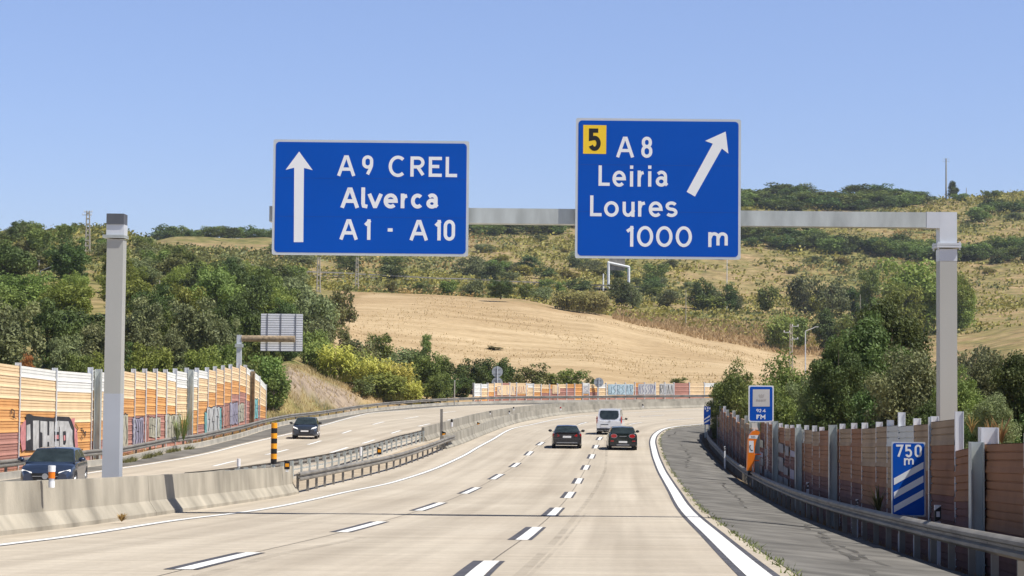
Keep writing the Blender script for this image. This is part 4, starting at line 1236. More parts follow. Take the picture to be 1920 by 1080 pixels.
# radio sign
Y9 = 88.0
def Z9(x, y): return (1400 + x / 14.4, 720 + y / 14.4)
s5 = Sign('radio_sign', 'blue radio sign with a pale square reading 92.4 FM above the shaded wall', Y9, [Z9(60, 35), Z9(740, 45), Z9(720, 1035), Z9(40, 1020)])
s5.plate(M_SIGNW, M_SIGNB, .055, .08, .08, .04, True)
s5.shape([Z9(*p) for p in ((172, 145), (628, 145), (620, 610), (160, 607))], mat('sign_greyed', (.62, .6, .58), .5, 0, .05, 1), .008, 'station_panel')
pale = mat('sign_faded', (.47, .44, .42), .5, 0, .1, 2)
s5.shape([Z9(*p) for p in ((318, 300), (345, 270), (370, 300), (405, 262), (430, 300), (480, 262), (470, 350), (440, 380), (350, 382))], pale, .010, 'emblem')
s5.text(it(Z9, [('n', 255, 405, 290, 470), ('o', 300, 415, 345, 470), ('o', 350, 415, 392, 475), ('a', 398, 415, 445, 470), ('r', 450, 410, 480, 470), ('v', 482, 400, 530, 470)] if False else
             [('m', 255, 410, 315, 470), ('o', 322, 412, 370, 472), ('o', 378, 412, 425, 472), ('r', 432, 410, 462, 470), ('v', 468, 405, 525, 470)]), .035, pale, .011, 'station_name')
s5.text(it(Z9, [('9', 258, 672, 322, 764), ('2', 333, 676, 392, 764), ('.', 402, 740, 416, 766), ('4', 428, 680, 510, 766)]), .03)
s5.text(it(Z9, [('F', 258, 826, 345, 950), ('M', 365, 828, 498, 952)]), .055)
zg = surf(s5.cx, Y9) - .1
mb = MB()
for k in (-.28, .28): mb.bar((s5.w * k, .12, zg - s5.cz), (s5.w * k, .12, s5.h * .45), .045)
mb.build('pole', M_GALVL, s5.root)

# sign seen from behind on its own cantilever
YB = 168.0
bp = thing('sign_gantry', 'cantilever with a rusty tube holding a ribbed sign seen from behind, beyond the sunlit wall', 'gantry', (at(448, 690, YB).x, YB, ground(at(448, 690, YB).x, YB)))
o0 = bp.location.copy(); z1 = at(448, 628, YB).z
mb = MB(); w_ = .42
mb.box((0, 0, (z1 - o0.z) / 2), (w_, w_, z1 - o0.z)); mb.build('post', M_GALVL, bp)
zf = at(448, 648, YB).z; mb = MB(); mb.box((0, 0, zf - o0.z), (w_ + .25, w_ + .25, .3)); mb.build('flange', M_GALV, bp)
zm = at(500, 635, YB).z; xe = at(553, 635, YB).x
mb = MB(); mb.bar((w_ / 2, 0, zm - o0.z), (xe - o0.x, 0, zm - o0.z), .29, seg=12); mb.build('beam', M_RUSTY, bp, smooth=40)
a = at(489, 588, YB + .55); c = at(567, 659, YB + .55)
sb = thing('road_sign', 'ribbed grey back of a large road sign held by the rusty tube', 'road sign', ((a.x + c.x) / 2, YB + .55, (a.z + c.z) / 2))
sw, sh = c.x - a.x, a.z - c.z
mb = MB(); mb.prism(rounded(-sw / 2, -sh / 2, sw / 2, sh / 2, .12), (1, 0, 0), (0, 0, 1), (0, .08, 0), (0, .03, 0)); mb.build('sheet', mat('sign_sheet', (.3, .31, .34), .5, .2, .1, 2), sb)
mb = MB(); n = 16
for k in range(n):
    z = -sh / 2 + sh * (k + .5) / n
    mb.box((0, .055, z + .02), (sw * .985, .05, sh / n * .76))
mb.build('slat', mat('sign_back', (.78, .80, .84), .5, .1, .06, 1), sb)
mb = MB()
for k in (-.34, -.02, .33): mb.box((sw * k, .005, 0), (.09, .05, sh * .99))
mb.build('rib', mat('rib_dark', (.2, .21, .24), .5, .4, .1, 2), sb)

# round sign backs
def round_signs(px, discs, ytop, ybase, Y, label):
    b = at(px, ybase, Y); zg = surf(b.x, Y) - .05 if corridor(b.x, Y) < .5 else ground(b.x, Y)
    o = thing('round_sign', label, 'road sign', (b.x, Y, zg))
    zt = at(px, ytop, Y).z
    mb = MB(); mb.bar((0, 0, 0), (0, 0, zt - zg), .05, seg=8); mb.build('pole', M_GALVL, o)
    for cy, r in discs:
        z = at(px, cy, Y).z - zg; R = r / F * Y
        mb = MB(); mb.bar((0, .06, z), (0, .09, z), R, seg=28); mb.build('disc', mat('disc_back', (.40, .43, .46), .5, .2, .08, 1), o)
        mb = MB(); mb.box((0, .05, z + R * .4), (R * 1.2, .03, .05)); mb.box((0, .05, z - R * .4), (R * 1.2, .03, .05)); mb.build('clamp', M_GALVD, o)
round_signs(932, [(697, 10.3), (717.5, 10.3)], 687, 745, 234, 'two grey round sign backs on one pole in front of the far wall')
round_signs(1122.5, [(717, 9)], 708, 748, 240, 'pole with a single grey round sign back in front of the far wall')

# ================================================================== EMERGENCY PHONES
def phone(px, py0, py1, Y, label, mirror=1, solar=True, zg=None):
    b = at(px, py1, Y); zg = b.z
    k = (at(px, py0, Y).z - zg) / 755.0
    o = thing('emergency_phone', label, 'emergency phone', (b.x, Y, zg))
    out = [(130, 930), (155, 330), (180, 260), (230, 195), (300, 175), (360, 190), (370, 225), (340, 270), (305, 370), (282, 480), (265, 740), (215, 930)]
    P_ = lambda x, y: ((x - 200) * k * mirror, (930 - y) * k)
    mb = MB(); mb.prism([P_(*p) for p in out], (1, 0, 0), (0, 0, 1), (0, 0, 0), (0, .34, 0)); mb.build('housing', M_ORANGE, o)
    mb = MB(); q = [P_(*p) for p in ((158, 326), (172, 264), (342, 264), (320, 330))]
    mb.ngon([(u, -.004, v) for u, v in q]); mb.build('white_band', M_SIGNW, o, recalc=False)
    mb = MB(); x0, z0 = P_(165, 590); x1, z1 = P_(255, 370)
    mb.quad((x0, -.004, z0), (x1, -.004, z0), (x1, -.004, z1), (x0, -.004, z1)); mb.build('sign_plate', M_SIGNW, o, recalc=False)
    mb = MB()
    def T(ch, l, t_, r_, b_, th): 
        a_ = P_(l, t_); c_ = P_(r_, b_)
        glyph(mb, ch, min(a_[0], c_[0]), c_[1], max(a_[0], c_[0]), a_[1], th, lambda u, v: (u, -.009, v))
    for ch, l in (('S', 208), ('O', 236), ('S', 264)): T(ch, l, 278, l + 22, 312, .014)
    mb.build('lettering', M_BLACK, o, recalc=False)
    mb = MB()
    stroke_poly(mb, [P_(*p) for p in ((185, 458), (180, 490), (192, 530), (215, 556), (235, 548))], .035, lambda u, v: (u, -.009, v))
    for c_ in ((192, 460), (228, 552)):
        q = P_(*c_); mb.ngon([(q[0] + .028 * math.cos(t * .785), -.010, q[1] + .028 * math.sin(t * .785)) for t in range(8)])
    mb.build('handset_symbol', M_BLACK, o, recalc=False)
    if solar:
        mb = MB(); q = [P_(*p) for p in ((215, 28), (318, 35), (346, 165), (238, 150))]
        mb.prism(q, (1, 0, 0), (0, 0, 1), (0, .12, 0), (0, .03, 0)); mb.build('solar_panel', mat('panel_cover', (.66, .64, .58), .5, 0, .1, 3), o)
        a_ = P_(300, 180); mb = MB(); mb.bar((a_[0], .15, a_[1] - .02), (a_[0], .15, P_(290, 120)[1]), .02); mb.build('stem', M_GALVD, o)
    mb = MB(); mb.box((.0, .17, -.1), (.2, .2, .22)); mb.build('plinth', M_PLASTIC, o)
    return o, P_
o, P_ = phone(1407.5, 807, 882.5, 84.5, 'orange emergency phone pillar with white handset panel in the recess of the shaded wall')
hr = thing('handrail', 'small orange tube handrail beside the phone pillar in the wall recess', 'handrail', tuple(o.location))
mb = MB(); q = [P_(*p) for p in ((285, 880), (295, 660), (315, 628), (420, 630))]
mb.tube([(u, .5, v) for u, v in q], .028); a_ = P_(300, 748); c_ = P_(388, 748); mb.tube([(a_[0], .5, a_[1]), (c_[0], .5, c_[1])], .028)
a_ = P_(290, 880); mb.tube([(a_[0], .5, a_[1]), (a_[0], .5, a_[1] - .5)], .028)
mb.build('frame', M_ORANGE, hr)
def z4b(x, y): return (30 + x / 10.8, 770 + y / 10.8)
o, P_ = phone(66, 786, 856, 96.5, 'orange emergency phone pillar in front of the silver graffiti on the sunlit wall', 1, False)
mb = MB(); q = [P_(*p) for p in ((215, 120), (250, 40), (330, 170), (300, 190))]; mb.prism(q, (1, 0, 0), (0, 0, 1), (0, .1, 0), (0, .1, 0)); mb.build('roof', mat('phone_roof', (.32, .1, .04), .6, 0, .1, 3), o)
hr = thing('handrail', 'dark tube handrail left of the phone pillar at the foot of the sunlit wall', 'handrail', (0, 0, 0))
mb = MB(); pts = [at(*z4b(*p), 96.3) for p in ((14, 930), (14, 690), (60, 680), (225, 680), (262, 710), (262, 930))]
mb.tube(pts, .03); mb.tube([at(*z4b(*p), 96.3) for p in ((14, 800), (262, 800))], .03); mb.tube([at(*z4b(*p), 96.3) for p in ((195, 690), (195, 930))], .025)
mb.build('frame', M_PLASTIC, hr)

# ================================================================== MARKERS
def marker_plate(px, py, h_px, zbase, label, Y):
    """Black and yellow reflector plate on a small bracket."""
    p = at(px, py, Y); s = h_px / F * Y
    o = thing('reflector', label, 'reflector', (p.x, Y, p.z))
    mb = MB(); mb.prism([(-.3 * s, 0), (.3 * s, 0), (.3 * s, .78 * s), (-.3 * s, s)], (1, 0, 0), (0, 0, 1), (0, 0, 0), (0, .02, 0)); mb.build('plate', M_BLACK, o)
    mb = MB(); mb.box((0.02 * s, -.006, .46 * s), (.42 * s, .008, .36 * s)); mb.build('lens', M_AMBER, o)
    mb = MB(); mb.box((0, .03, -.12 * s), (.3 * s, .04, .3 * s)); mb.build('bracket', M_SIGNW, o)
marker_plate(538, 880, 17, 0, 'black and amber reflector on the barrier end beside the striped post', 63.5)
marker_plate(711, 852, 14, 0, 'black and amber reflector on the rear median rail halfway along', 97.5)
marker_plate(832, 821, 13, 0, 'black and amber reflector by the grey median pole', 124)
marker_plate(897, 800, 9, 0, 'small black and amber reflector on the far near-side barrier past the grey pole', 152)
def mini(px, y0, y1, wpx, Y, label, mats_, name='marker_post', cat='marker post'):
    """A slim post in bands: list of (fraction, material) from the foot up."""
    a = at(px, y1, Y); b = at(px, y0, Y); H = b.z - a.z; w = wpx / F * Y
    o = thing(name, label, cat, (a.x, Y, a.z)); f0 = 0
    for f, m, k, nm in mats_:
        mb = MB(); mb.bar((0, 0, H * f0), (0, 0, H * f), w / 2 * k, seg=12); mb.build(nm, m, o, smooth=40); f0 = f
    return o
sp = [(.12, M_GALV, .5, 'stem')] + [(.12 + .11 * (i + 1), M_BLACK if i % 2 == 0 else M_AMBER, 1.0, 'black_band' if i % 2 == 0 else 'amber_band') for i in range(8)]
mini(513, 793, 880.5, 11.5, 63.0, 'tall amber and black striped hazard post on the end of the median barrier', sp, 'hazard_post', 'hazard post')
mini(96.5, 873, 914, 13, 37.3, 'thick white and orange marker post on the foreground barrier by the dark blue car',
     [(.28, M_SIGNW, .9, 'foot'), (.42, M_GALVL, .8, 'collar'), (.72, M_ORANGE, .95, 'orange_band'), (1.0, M_SIGNW, 1.05, 'cap')])
mini(447.5, 860, 878, 7, 69.5, 'short white marker post beside the oncoming lanes, left of the striped post', [(.2, M_GALV, .7, 'foot'), (1, M_REFL, 1, 'sleeve')])
mini(676, 838, 862, 5, 98, 'white marker post standing on the rear median rail', [(.3, M_GALV, .7, 'foot'), (1, M_REFL, 1, 'sleeve')])
mini(847, 786, 800, 4.5, 136, 'small dark-topped marker post on the squared barrier past the grey pole', [(.6, M_REFL, 1, 'sleeve'), (1, M_PLASTIC, 1, 'cap')])
for px, y1, lab in ((919, 777, 'tiny marker on the oncoming-side barrier, left of the pair of dark markers'), (955, 776, 'lower of the two dark-topped markers on the far barrier crest'), (963, 769, 'upper of the two dark-topped markers on the far barrier crest'),
                    (1051, 769, 'tiny black and red marker on the barrier left of the white van'), (1205, 764, 'tiny grey marker on the barrier to the right of the white van')):
    mini(px, y1 - 6, y1, 3, G(px, y1 + 16).y, lab, [(.55, M_REFL, .8, 'sleeve'), (1, M_PLASTIC if px != 1051 else M_REDL, 1, 'cap')])
p0 = at(827.5, 812, 127); 
gp = thing('median_pole', 'plain grey steel pole standing in the median at the end of the rail', 'pole', (p0.x, 127, prof(127)))
mb = MB(); mb.box((0, 0, (at(827.5, 767, 127).z - prof(127)) / 2), (.17, .17, at(827.5, 767, 127).z - prof(127))); mb.build('shaft', M_GALVD, gp)
mb = MB(); mb.box((0, 0, .02), (.3, .3, .05)); mb.build('base_plate', M_GALV, gp)
p0 = at(852, 748, 222); gp = thing('wooden_post', 'thin pale post in front of dark bushes left of the far wall', 'post', (p0.x, 222, ground(p0.x, 222)))
mb = MB(); mb.bar((0, 0, 0), (0, 0, at(852, 715, 222).z - gp.location.z), .07); mb.build('shaft', M_WOOD, gp)
mb = MB(); mb.bar((0, 0, at(852, 715, 222).z - gp.location.z), (0, 0, at(852, 714, 222).z - gp.location.z + .05), .09); mb.build('cap', M_GALV, gp)

def delineator(px, y0, y1, Y, label):
    a = at(px, y1, Y); H = at(px, y0, Y).z - a.z; zg = surf(a.x, Y) - .1
    o = thing('delineator', label, 'delineator', (a.x, Y, a.z)); w = H * .3
    mb = MB(); mb.box((0, 0, (H * .2 + zg - a.z) / 2), (w * .9, .06, H * .2 - zg + a.z)); mb.build('post', M_SIGNW, o)
    mb = MB(); mb.prism([(-w / 2, H * .2), (w / 2, H * .34), (w / 2, H * .96), (-w / 2, H * .74)], (1, 0, 0), (0, 0, 1), (0, -.035, 0), (0, .07, 0)); mb.build('black_band', M_BLACK, o)
    mb = MB(); mb.box((0, -.042, H * .56), (w * .55, .01, H * .26)); mb.build('lens', M_REFL, o)
    mb = MB(); mb.prism([(-w / 2, H * .75), (w / 2, H * .97), (w / 2, H), (-w / 2, H)], (1, 0, 0), (0, 0, 1), (0, -.03, 0), (0, .06, 0)); mb.build('cap', M_SIGNW, o)
delineator(1758, 947, 986, 37.6, 'black and white delineator post against the wall just right of the 750 m sign')
delineator(1514.5, 904, 920, 65.5, 'black and white delineator against the middle of the shaded wall')
delineator(1607, 936, 950, 50, 'half-hidden pale delineator behind the rail left of the 750 m sign')
delineator(1359, 837, 847, 104, 'small delineator behind the rail near the far phone pillar stretch')

# ================================================================== POLES AND WIRES FAR OFF
def util_pole(px, ytop, ybase, Y, label, r=.22, arms=(), lattice=False, name='utility_pole', mat_=None):
    x = at(px, ybase, Y).x; zg = ground(x, Y) - .3
    zt = at(px, ytop, Y).z
    o = thing(name, label, 'utility pole', (x, Y, zg)); H = zt - zg
    mb = MB()
    if lattice:
        for sx in (-1, 1): mb.bar((sx * r, 0, 0), (sx * r * .55, 0, H), r * .38, r * .3, seg=6)
        k = int(H / 1.1)
        for i in range(k): mb.box((0, 0, H * (i + .5) / k), (r * 1.7 * (1 - .4 * i / k), r * .5, .3))
    else: mb.bar((0, 0, 0), (0, 0, H), r, r * .65, seg=8)
    mb.build('shaft', mat_ or M_WOOD, o)
    for f, half, off in arms:
        mb = MB(); mb.box((off, 0, H * f), (half * 2, .12, .14)); mb.build('crossarm', M_GALV, o)
        mb = MB()
        for s_ in (-.9, .9): mb.bar((off + half * s_, 0, H * f), (off + half * s_, 0, H * f + .35), .09, seg=6)
        mb.build('insulator', M_REFL, o)
    return o
util_pole(163, 395, 512, 405, 'tall slotted concrete utility pole on the upper hillside just left of the median mast', .5, ((.97, .9, 0), (.9, 1.0, -.2)), True)
util_pole(597, 482, 545, 440, 'slotted utility pole under the left blue sign, the left one of two', .42, (), True)
util_pole(669, 482, 530, 520, 'slotted utility pole under the left blue sign, the right one of two', .42, (), True)
util_pole(298, 526, 585, 300, 'thin pale pole rising from the trees right of the median mast', .14)
util_pole(72, 488, 550, 340, 'pale concrete pole in the trees beside the curved street lamp', .2, ((.97, .35, -.2),))
util_pole(83, 520, 552, 335, 'short pale stub pole right of the street lamp pole in the trees', .16)
util_pole(36, 565, 592, 300, 'short pale stub pole low in the trees at the picture edge', .16)
util_pole(1774, 297, 372, 1000, 'tall thin utility pole on the skyline beside the lone pine', .5, ((.985, 1.5, 0), (.93, 1.9, 0)), False)
util_pole(1445, 342, 370, 1010, 'thin skyline pole just right of the exit sign', .28)
util_pole(1617, 347, 372, 1010, 'thin skyline pole above the middle of the gantry beam', .28)
util_pole(1812, 352, 372, 1010, 'short thin skyline pole right of the lone pine', .22)
util_pole(1363, 486, 532, 560, 'thin white pole below the corner of the exit sign', .13, mat_=M_SIGNW)
util_pole(1286, 543, 570, 470, 'thin pale pole among the bushes at the field edge', .12)
util_pole(1613, 552, 588, 470, 'thin pale pole in front of grey bushes right of the lone conifer', .12)
u = util_pole(1483, 607, 672, 345, 'concrete utility pole with white insulators on short arms behind the right bush', .28, ((.95, .55, .75), (.83, .55, -.75), (.70, .5, .75)), True)
def lamp(px, ytop, ybase, Y, dx, label):
    x = at(px, ybase, Y).x; zg = ground(x, Y) - .2; zt = at(px, ytop, Y).z; H = zt - zg
    o = thing('street_lamp', label, 'street lamp', (x, Y, zg))
    mb = MB(); mb.bar((0, 0, 0), (0, 0, H), .13, .09); mb.bar((0, 0, H), (dx, 0, H + abs(dx) * .42), .07); mb.build('pole', M_GALVL, o)
    mb = MB(); mb.box((dx * 1.12, 0, H + abs(dx) * .46), (abs(dx) * .4, .25, .14)); mb.build('lamp_head', M_GALV, o)
lamp(1510, 621, 676, 340, 1.75, 'slim grey street lamp right of the concrete utility pole by the field')
lamp(75, 508, 552, 330, 2.6, 'grey street lamp with a slanting arm in the trees at the upper left')

# gantry of the road on the hillside
q = TG(1160, 545, 560, 800); Yh = q.y if 560 < q.y < 790 else 640
hg = thing('sign_gantry', 'small white portal gantry with a sign back over the road on the hillside', 'gantry', (at(1160, 540, Yh).x, Yh, ground(q.x, Yh)))
o0 = hg.location
a = at(1141, 492, Yh) - o0; b = at(1179, 501, Yh) - o0
for p_ in (a, b):
    mb = MB(); mb.bar((p_.x, 0, -1), (p_.x, 0, p_.z), .45, seg=8); mb.build('post', M_SIGNW, hg)
mb = MB(); mb.bar((a.x - .3, 0, a.z), (b.x + .3, 0, b.z), .4, seg=8); mb.build('beam', M_SIGNW, hg)
p1 = at(1142, 480, Yh) - o0; p2 = at(1172, 507, Yh) - o0
mb = MB(); mb.box(((p1.x + p2.x) / 2, .6, (p1.z + p2.z) / 2), (p2.x - p1.x, .15, p1.z - p2.z)); mb.build('sign_panel', M_GALVD, hg)
p1 = at(1131, 513, Yh - 6); q0 = ground(p1.x, Yh - 6)
util_pole(1131, 513, 538, Yh - 6, 'short white pole left of the hillside gantry', .3, mat_=M_SIGNW)

# road and rail on the hillside
hp = [TG(px, py, 470, 900) for px, py in ((470, 524), (530, 519), (580, 519.5), (640, 521), (700, 524), (760, 527), (820, 530), (880, 532), (940, 535), (1000, 537), (1060, 541), (1120, 543), (1180, 546), (1215, 548))]
mb = MB(); mg = MB()
for a, b in zip(hp, hp[1:]):
    mb.quad((a.x, a.y - 5, a.z + .15), (b.x, b.y - 5, b.z + .15), (b.x, b.y + 5, b.z + .9), (a.x, a.y + 5, a.z + .9))
tag(mb.build('hillside_road', M_ASPH), kind='structure')
gr = thing('guardrail', 'thin grey guardrail along the road on the hillside above the golden field', 'guardrail', (0, 0, 0))
mg.sweep([p + Vector((0, -5.5, 1.1)) for p in hp], [(-.05, -.2), (-.05, .2), (.05, .2), (.05, -.2)]); mg.build('beam', M_GALVD, gr)
for p in hp:
    mg = MB(); mg.box((p.x, p.y - 5.4, p.z + .3), (.15, .12, 1.6)); mg.build('post', M_GALVD, gr)
# ================================================================== VEHICLES
def car(name, label, cat, loc, rz, L, W, H, paint, belt=.58, zlow=.2, rearglass=True, top=(), plan_=(), cab=(), wheel=(.32, .8, 3.4), tumble=.80, front=True):
    """Local axes: nose to +Y, rear at y = 0. top: bonnet/boot line (y, z); plan_: half width (y, f); cab: roof line (y, z) from rear base to screen base."""
    o = thing(name, label, cat, loc, rz)
    hw = W / 2; R, y1, y2 = wheel; ra = R + .05
    ys = sorted(set([round(L * k / 30, 3) for k in range(31)] + [.03, .1, L - .03, L - .1] + [round(yc + s * ra * f, 3) for yc in (y1, y2) for s in (-1, 1) for f in (0, .35, .7, .9, 1.02)]))
    ys = [y for y in ys if 0 <= y <= L]
    mb = MB(); n = 0; rows = []
    for y in ys:
        w = hw * lin(plan_, y / L); zt = lin(top, y)
        zb = zlow + .10 * max(0, 1 - y / .25) + .06 * max(0, 1 - (L - y) / .25)
        zs = zb
        for yc in (y1, y2):
            if abs(y - yc) < ra: zs = max(zs, R + math.sqrt(ra * ra - (y - yc) ** 2))
        zm = max(zs + .03, zb + (zt - zb) * .5)
        e = min(1, min(y, L - y) / .12)
        half = [(w * .93, zs), (w * .995, min(zs + .05, zt - .2)), (w, min(zm, zt - .16)), (w * .985, zt - .13), (w * .95, zt - .05), (w * .84, zt - .008), (w * .45, zt + .018 * e), (0, zt + .025 * e)]
        ring = [(-x, z) for x, z in half] + [(x, z) for x, z in half[-2::-1]]
        rows.append(len(mb.v)); mb.v += [(x, y, z) for x, z in ring]
    k = len(ring)
    for a, b in zip(rows, rows[1:]):
        for j in range(k - 1): mb.face((a + j, a + j + 1, b + j + 1, b + j))
    mb.face([rows[0] + j for j in range(k)]); mb.face([rows[-1] + j for j in range(k)][::-1])
    mb.build('body', paint, o, smooth=35)
    # floor and arch lining
    mb = MB(); mb.box((0, L / 2, zlow + .12), (W * .72, L * .93, .2)); 
    for yc in (y1, y2): mb.box((0, yc, R + .14), (W * .90, ra * 2.0, .5))
    mb.build('underbody', M_PLASTIC, o)
    # cabin
    yA, yB, yC, yD = [c[0] for c in cab[:1] + cab[-1:]] + [0, 0]
    zbelt = min(cab[0][1], cab[-1][1]) - .03
    (ya, za), (yb, zb2), (yc_, zc), (yd, zd) = cab
    st = [ya, ya + (yb - ya) * .08, ya + (yb - ya) * .5, ya + (yb - ya) * .92, yb, yb + .05]
    mid = [yb + .05 + (yc_ - yb - .1) * f for f in (.25, .47, .53, .75)]
    st += mid + [yc_ - .05, yc_, yc_ + (yd - yc_) * .06, yc_ + (yd - yc_) * .5, yc_ + (yd - yc_) * .94, yd]
    roof = MB(); wr = MB(); wf = MB(); sd = [MB(), MB()]
    def sec(y):
        z = lin(cab, y)
        if yb < y < yc_: z += .035 * math.sin(math.pi * (y - yb) / (yc_ - yb))
        wb = hw * lin(plan_, y / L) * .93; f = (z - zbelt) / (H - zbelt)
        wt = wb * (1 - (1 - tumble) * f)
        zl = lin([(ya, za - .03), (yd, zd - .03)], y)
        return [(wb, zl), (wb * .985 + .0, zl + .05 * f), (wt + (wb - wt) * .12, z - .08 * f), (wt - .02, z - .025 * f), (wt - .12, z), (0, z + .02 * f)]
    def ring_(y):
        h = sec(y); return [(-x, y, z) for x, z in h] + [(x, y, z) for x, z in h[-2::-1]]
    rings = [ring_(y) for y in st]
    for i, (a, b) in enumerate(zip(rings, rings[1:])):
        ym = (st[i] + st[i + 1]) / 2
        for j in range(len(a) - 1):
            q = (a[j], a[j + 1], b[j + 1], b[j])
            rear = i in (1, 2); frnt = st[i] >= yc_ + (yd - yc_) * .05 and st[i + 1] <= yc_ + (yd - yc_) * .95
            if rear and rearglass and j in (3, 4, 5, 6): wr.quad(*q)
            elif frnt and j in (3, 4, 5, 6): wf.quad(*q)
            elif j in (1, 8) and not (st[i] >= yb + .05 + (yc_ - yb - .1) * .46 and st[i + 1] <= yb + .05 + (yc_ - yb - .1) * .54) and ya + (yb - ya) * .3 < ym < yc_ + (yd - yc_) * .6:
                sd[0 if j == 1 else 1].quad(*q)
            else: roof.quad(*q)
    def weld(mb, nm, m):
        ob = mb.build(nm, m, o)
        bm = bmesh.new(); bm.from_mesh(ob.data); bmesh.ops.remove_doubles(bm, verts=bm.verts, dist=.001); bmesh.ops.recalc_face_normals(bm, faces=bm.faces); bm.to_mesh(ob.data); bm.free()
        ob.data.shade_smooth(); ob.data.set_sharp_from_angle(angle=math.radians(35)); return ob
    weld(roof, 'roof', paint); (weld(wr, 'rear_window', M_GLASS) if rearglass else None); weld(wf, 'windscreen', M_GLASS)
    for s_ in sd: weld(s_, 'side_window', M_GLASS)
    for sx in (-1, 1):
        for yy in (y1, y2):
            mb = MB(); mb.bar((sx * (hw - .23), yy, R), (sx * (hw - .02), yy, R), R, seg=28); w_ = mb.build('wheel', M_RUB, o, smooth=50)
            mb = MB(); mb.bar((sx * (hw - .05), yy, R), (sx * (hw - .008), yy, R), R * .62, R * .58, seg=20)
            for t in range(5):
                a_ = t * 1.2566; mb.box((sx * (hw - .004), yy + math.cos(a_) * R * .3, R + math.sin(a_) * R * .3), (.02, .05, R * .55), M=Matrix.Rotation(-a_ + math.pi / 2, 3, 'X'))
            mb.build('rim', M_ALLOY, w_)
        ym = yd - .28; zm = zd + .10
        mb = MB(); mb.box((sx * (hw * .97), ym, zm - .05), (.14, .05, .03))
        n0 = len(mb.v); S = 10
        c_ = Vector((sx * (hw + .12), ym, zm))
        for a_ in range(5):
            t = math.pi * a_ / 4
            for b_ in range(S):
                p_ = 2 * math.pi * b_ / S
                mb.v.append((c_.x + .12 * math.sin(t) * math.cos(p_), c_.y + .07 * math.cos(t), c_.z + .085 * math.sin(t) * math.sin(p_)))
        for a_ in range(4):
            for b_ in range(S): mb.face((n0 + a_ * S + b_, n0 + a_ * S + (b_ + 1) % S, n0 + (a_ + 1) * S + (b_ + 1) % S, n0 + (a_ + 1) * S + b_))
        mb.build('mirror', M_PLASTIC if name != 'dark_blue_car' else paint, o, smooth=60)
    return o

def patch(o, name, m, pts, y0, depth, wrap=0.0):
    """Lens, grille or plate: outline (x, z) standing proud of the end at y0, swept back by wrap at its outer side."""
    mb = MB(); n = len(pts)
    xm = max(abs(p[0]) for p in pts); xi = min(abs(p[0]) for p in pts)
    sgn = 1 if depth > 0 else -1
    def yy(x): return y0 - sgn * wrap * ((abs(x) - xi) / max(1e-6, xm - xi)) ** 1.5
    mb.v = [(x, yy(x) + depth, z) for x, z in pts] + [(x, yy(x) - sgn * .06, z) for x, z in pts]
    mb.face(range(n)); mb.face([n + i for i in range(n)][::-1])
    for i in range(n): j = (i + 1) % n; mb.face((i, j, n + j, n + i))
    return mb.build(name, m, o)
def mirror_pts(pts): return [(-x, z) for x, z in pts][::-1]
def both(o, name, m, pts, y0, depth, wrap=0.0):
    patch(o, name, m, pts, y0, depth, wrap); patch(o, name, m, mirror_pts(pts), y0, depth, wrap)
def oval(cx, cz, rx, rz, n=16): return [(cx + rx * math.cos(2 * math.pi * k / n), cz + rz * math.sin(2 * math.pi * k / n)) for k in range(n)]
def rect(x0, z0, x1, z1): return [(x0, z0), (x1, z0), (x1, z1), (x0, z1)]

def car_paint(name, col, rough=.3):
    return mat(name, col, rough, .25, .06, 2, coat=.6, spec=.5)
def heading(fx, y): return -math.atan(fx(y + 1) - fx(y - 1) if False else (fx(y + 1) - fx(y - 1)) / 2)

# dark saloon ahead, left lane
p = G(1063, 841.5)
c1 = car('dark_saloon', 'black sporty saloon driving away in the middle lane, with red lamps and a white plate', 'car', (p.x, p.y, p.z), heading(DL, p.y) * .3, 4.6, 1.85, 1.43, car_paint('paint_black_blue', (.010, .009, .016), .22),
         top=[(0, .93), (.1, .98), (.25, 1.0), (.8, .98), (1.4, .93), (3.3, .93), (4.2, .8), (4.6, .62)], plan_=[(0, .88), (.03, .95), (.12, 1), (.85, 1), (.95, .93), (1, .8)],
         cab=[(.42, .99), (1.35, 1.38), (2.3, 1.4), (3.35, .95)], wheel=(.34, .85, 3.7), tumble=.74)
both(c1, 'rear_lamp', M_REDL, [(.44, .80), (.60, .92), (.88, .94), (.90, .78), (.62, .75)], -.005, -.03, .12)
patch(c1, 'number_plate', M_PLATE, rect(-.26, .68, .26, .80), -.005, -.02)
patch(c1, 'bumper', M_PLASTIC, [(-.8, .34), (.8, .34), (.72, .52), (-.72, .52)], -.01, -.02)
patch(c1, 'diffuser', M_ALLOY, [(-.66, .36), (.66, .36), (.62, .40), (-.62, .40)], -.03, -.02)
patch(c1, 'crease_highlight', mat('highlight_grey', (.10, .10, .11), .35, .3, .1, 3), [(-.86, .60), (.86, .60), (.84, .625), (-.84, .625)], -.006, -.015)  # lighter strip: a painted highlight along the bumper line
patch(c1, 'boot_spoiler', M_BLACK, [(-.7, .965), (.7, .965), (.62, 1.015), (-.62, 1.015)], .04, -.06)
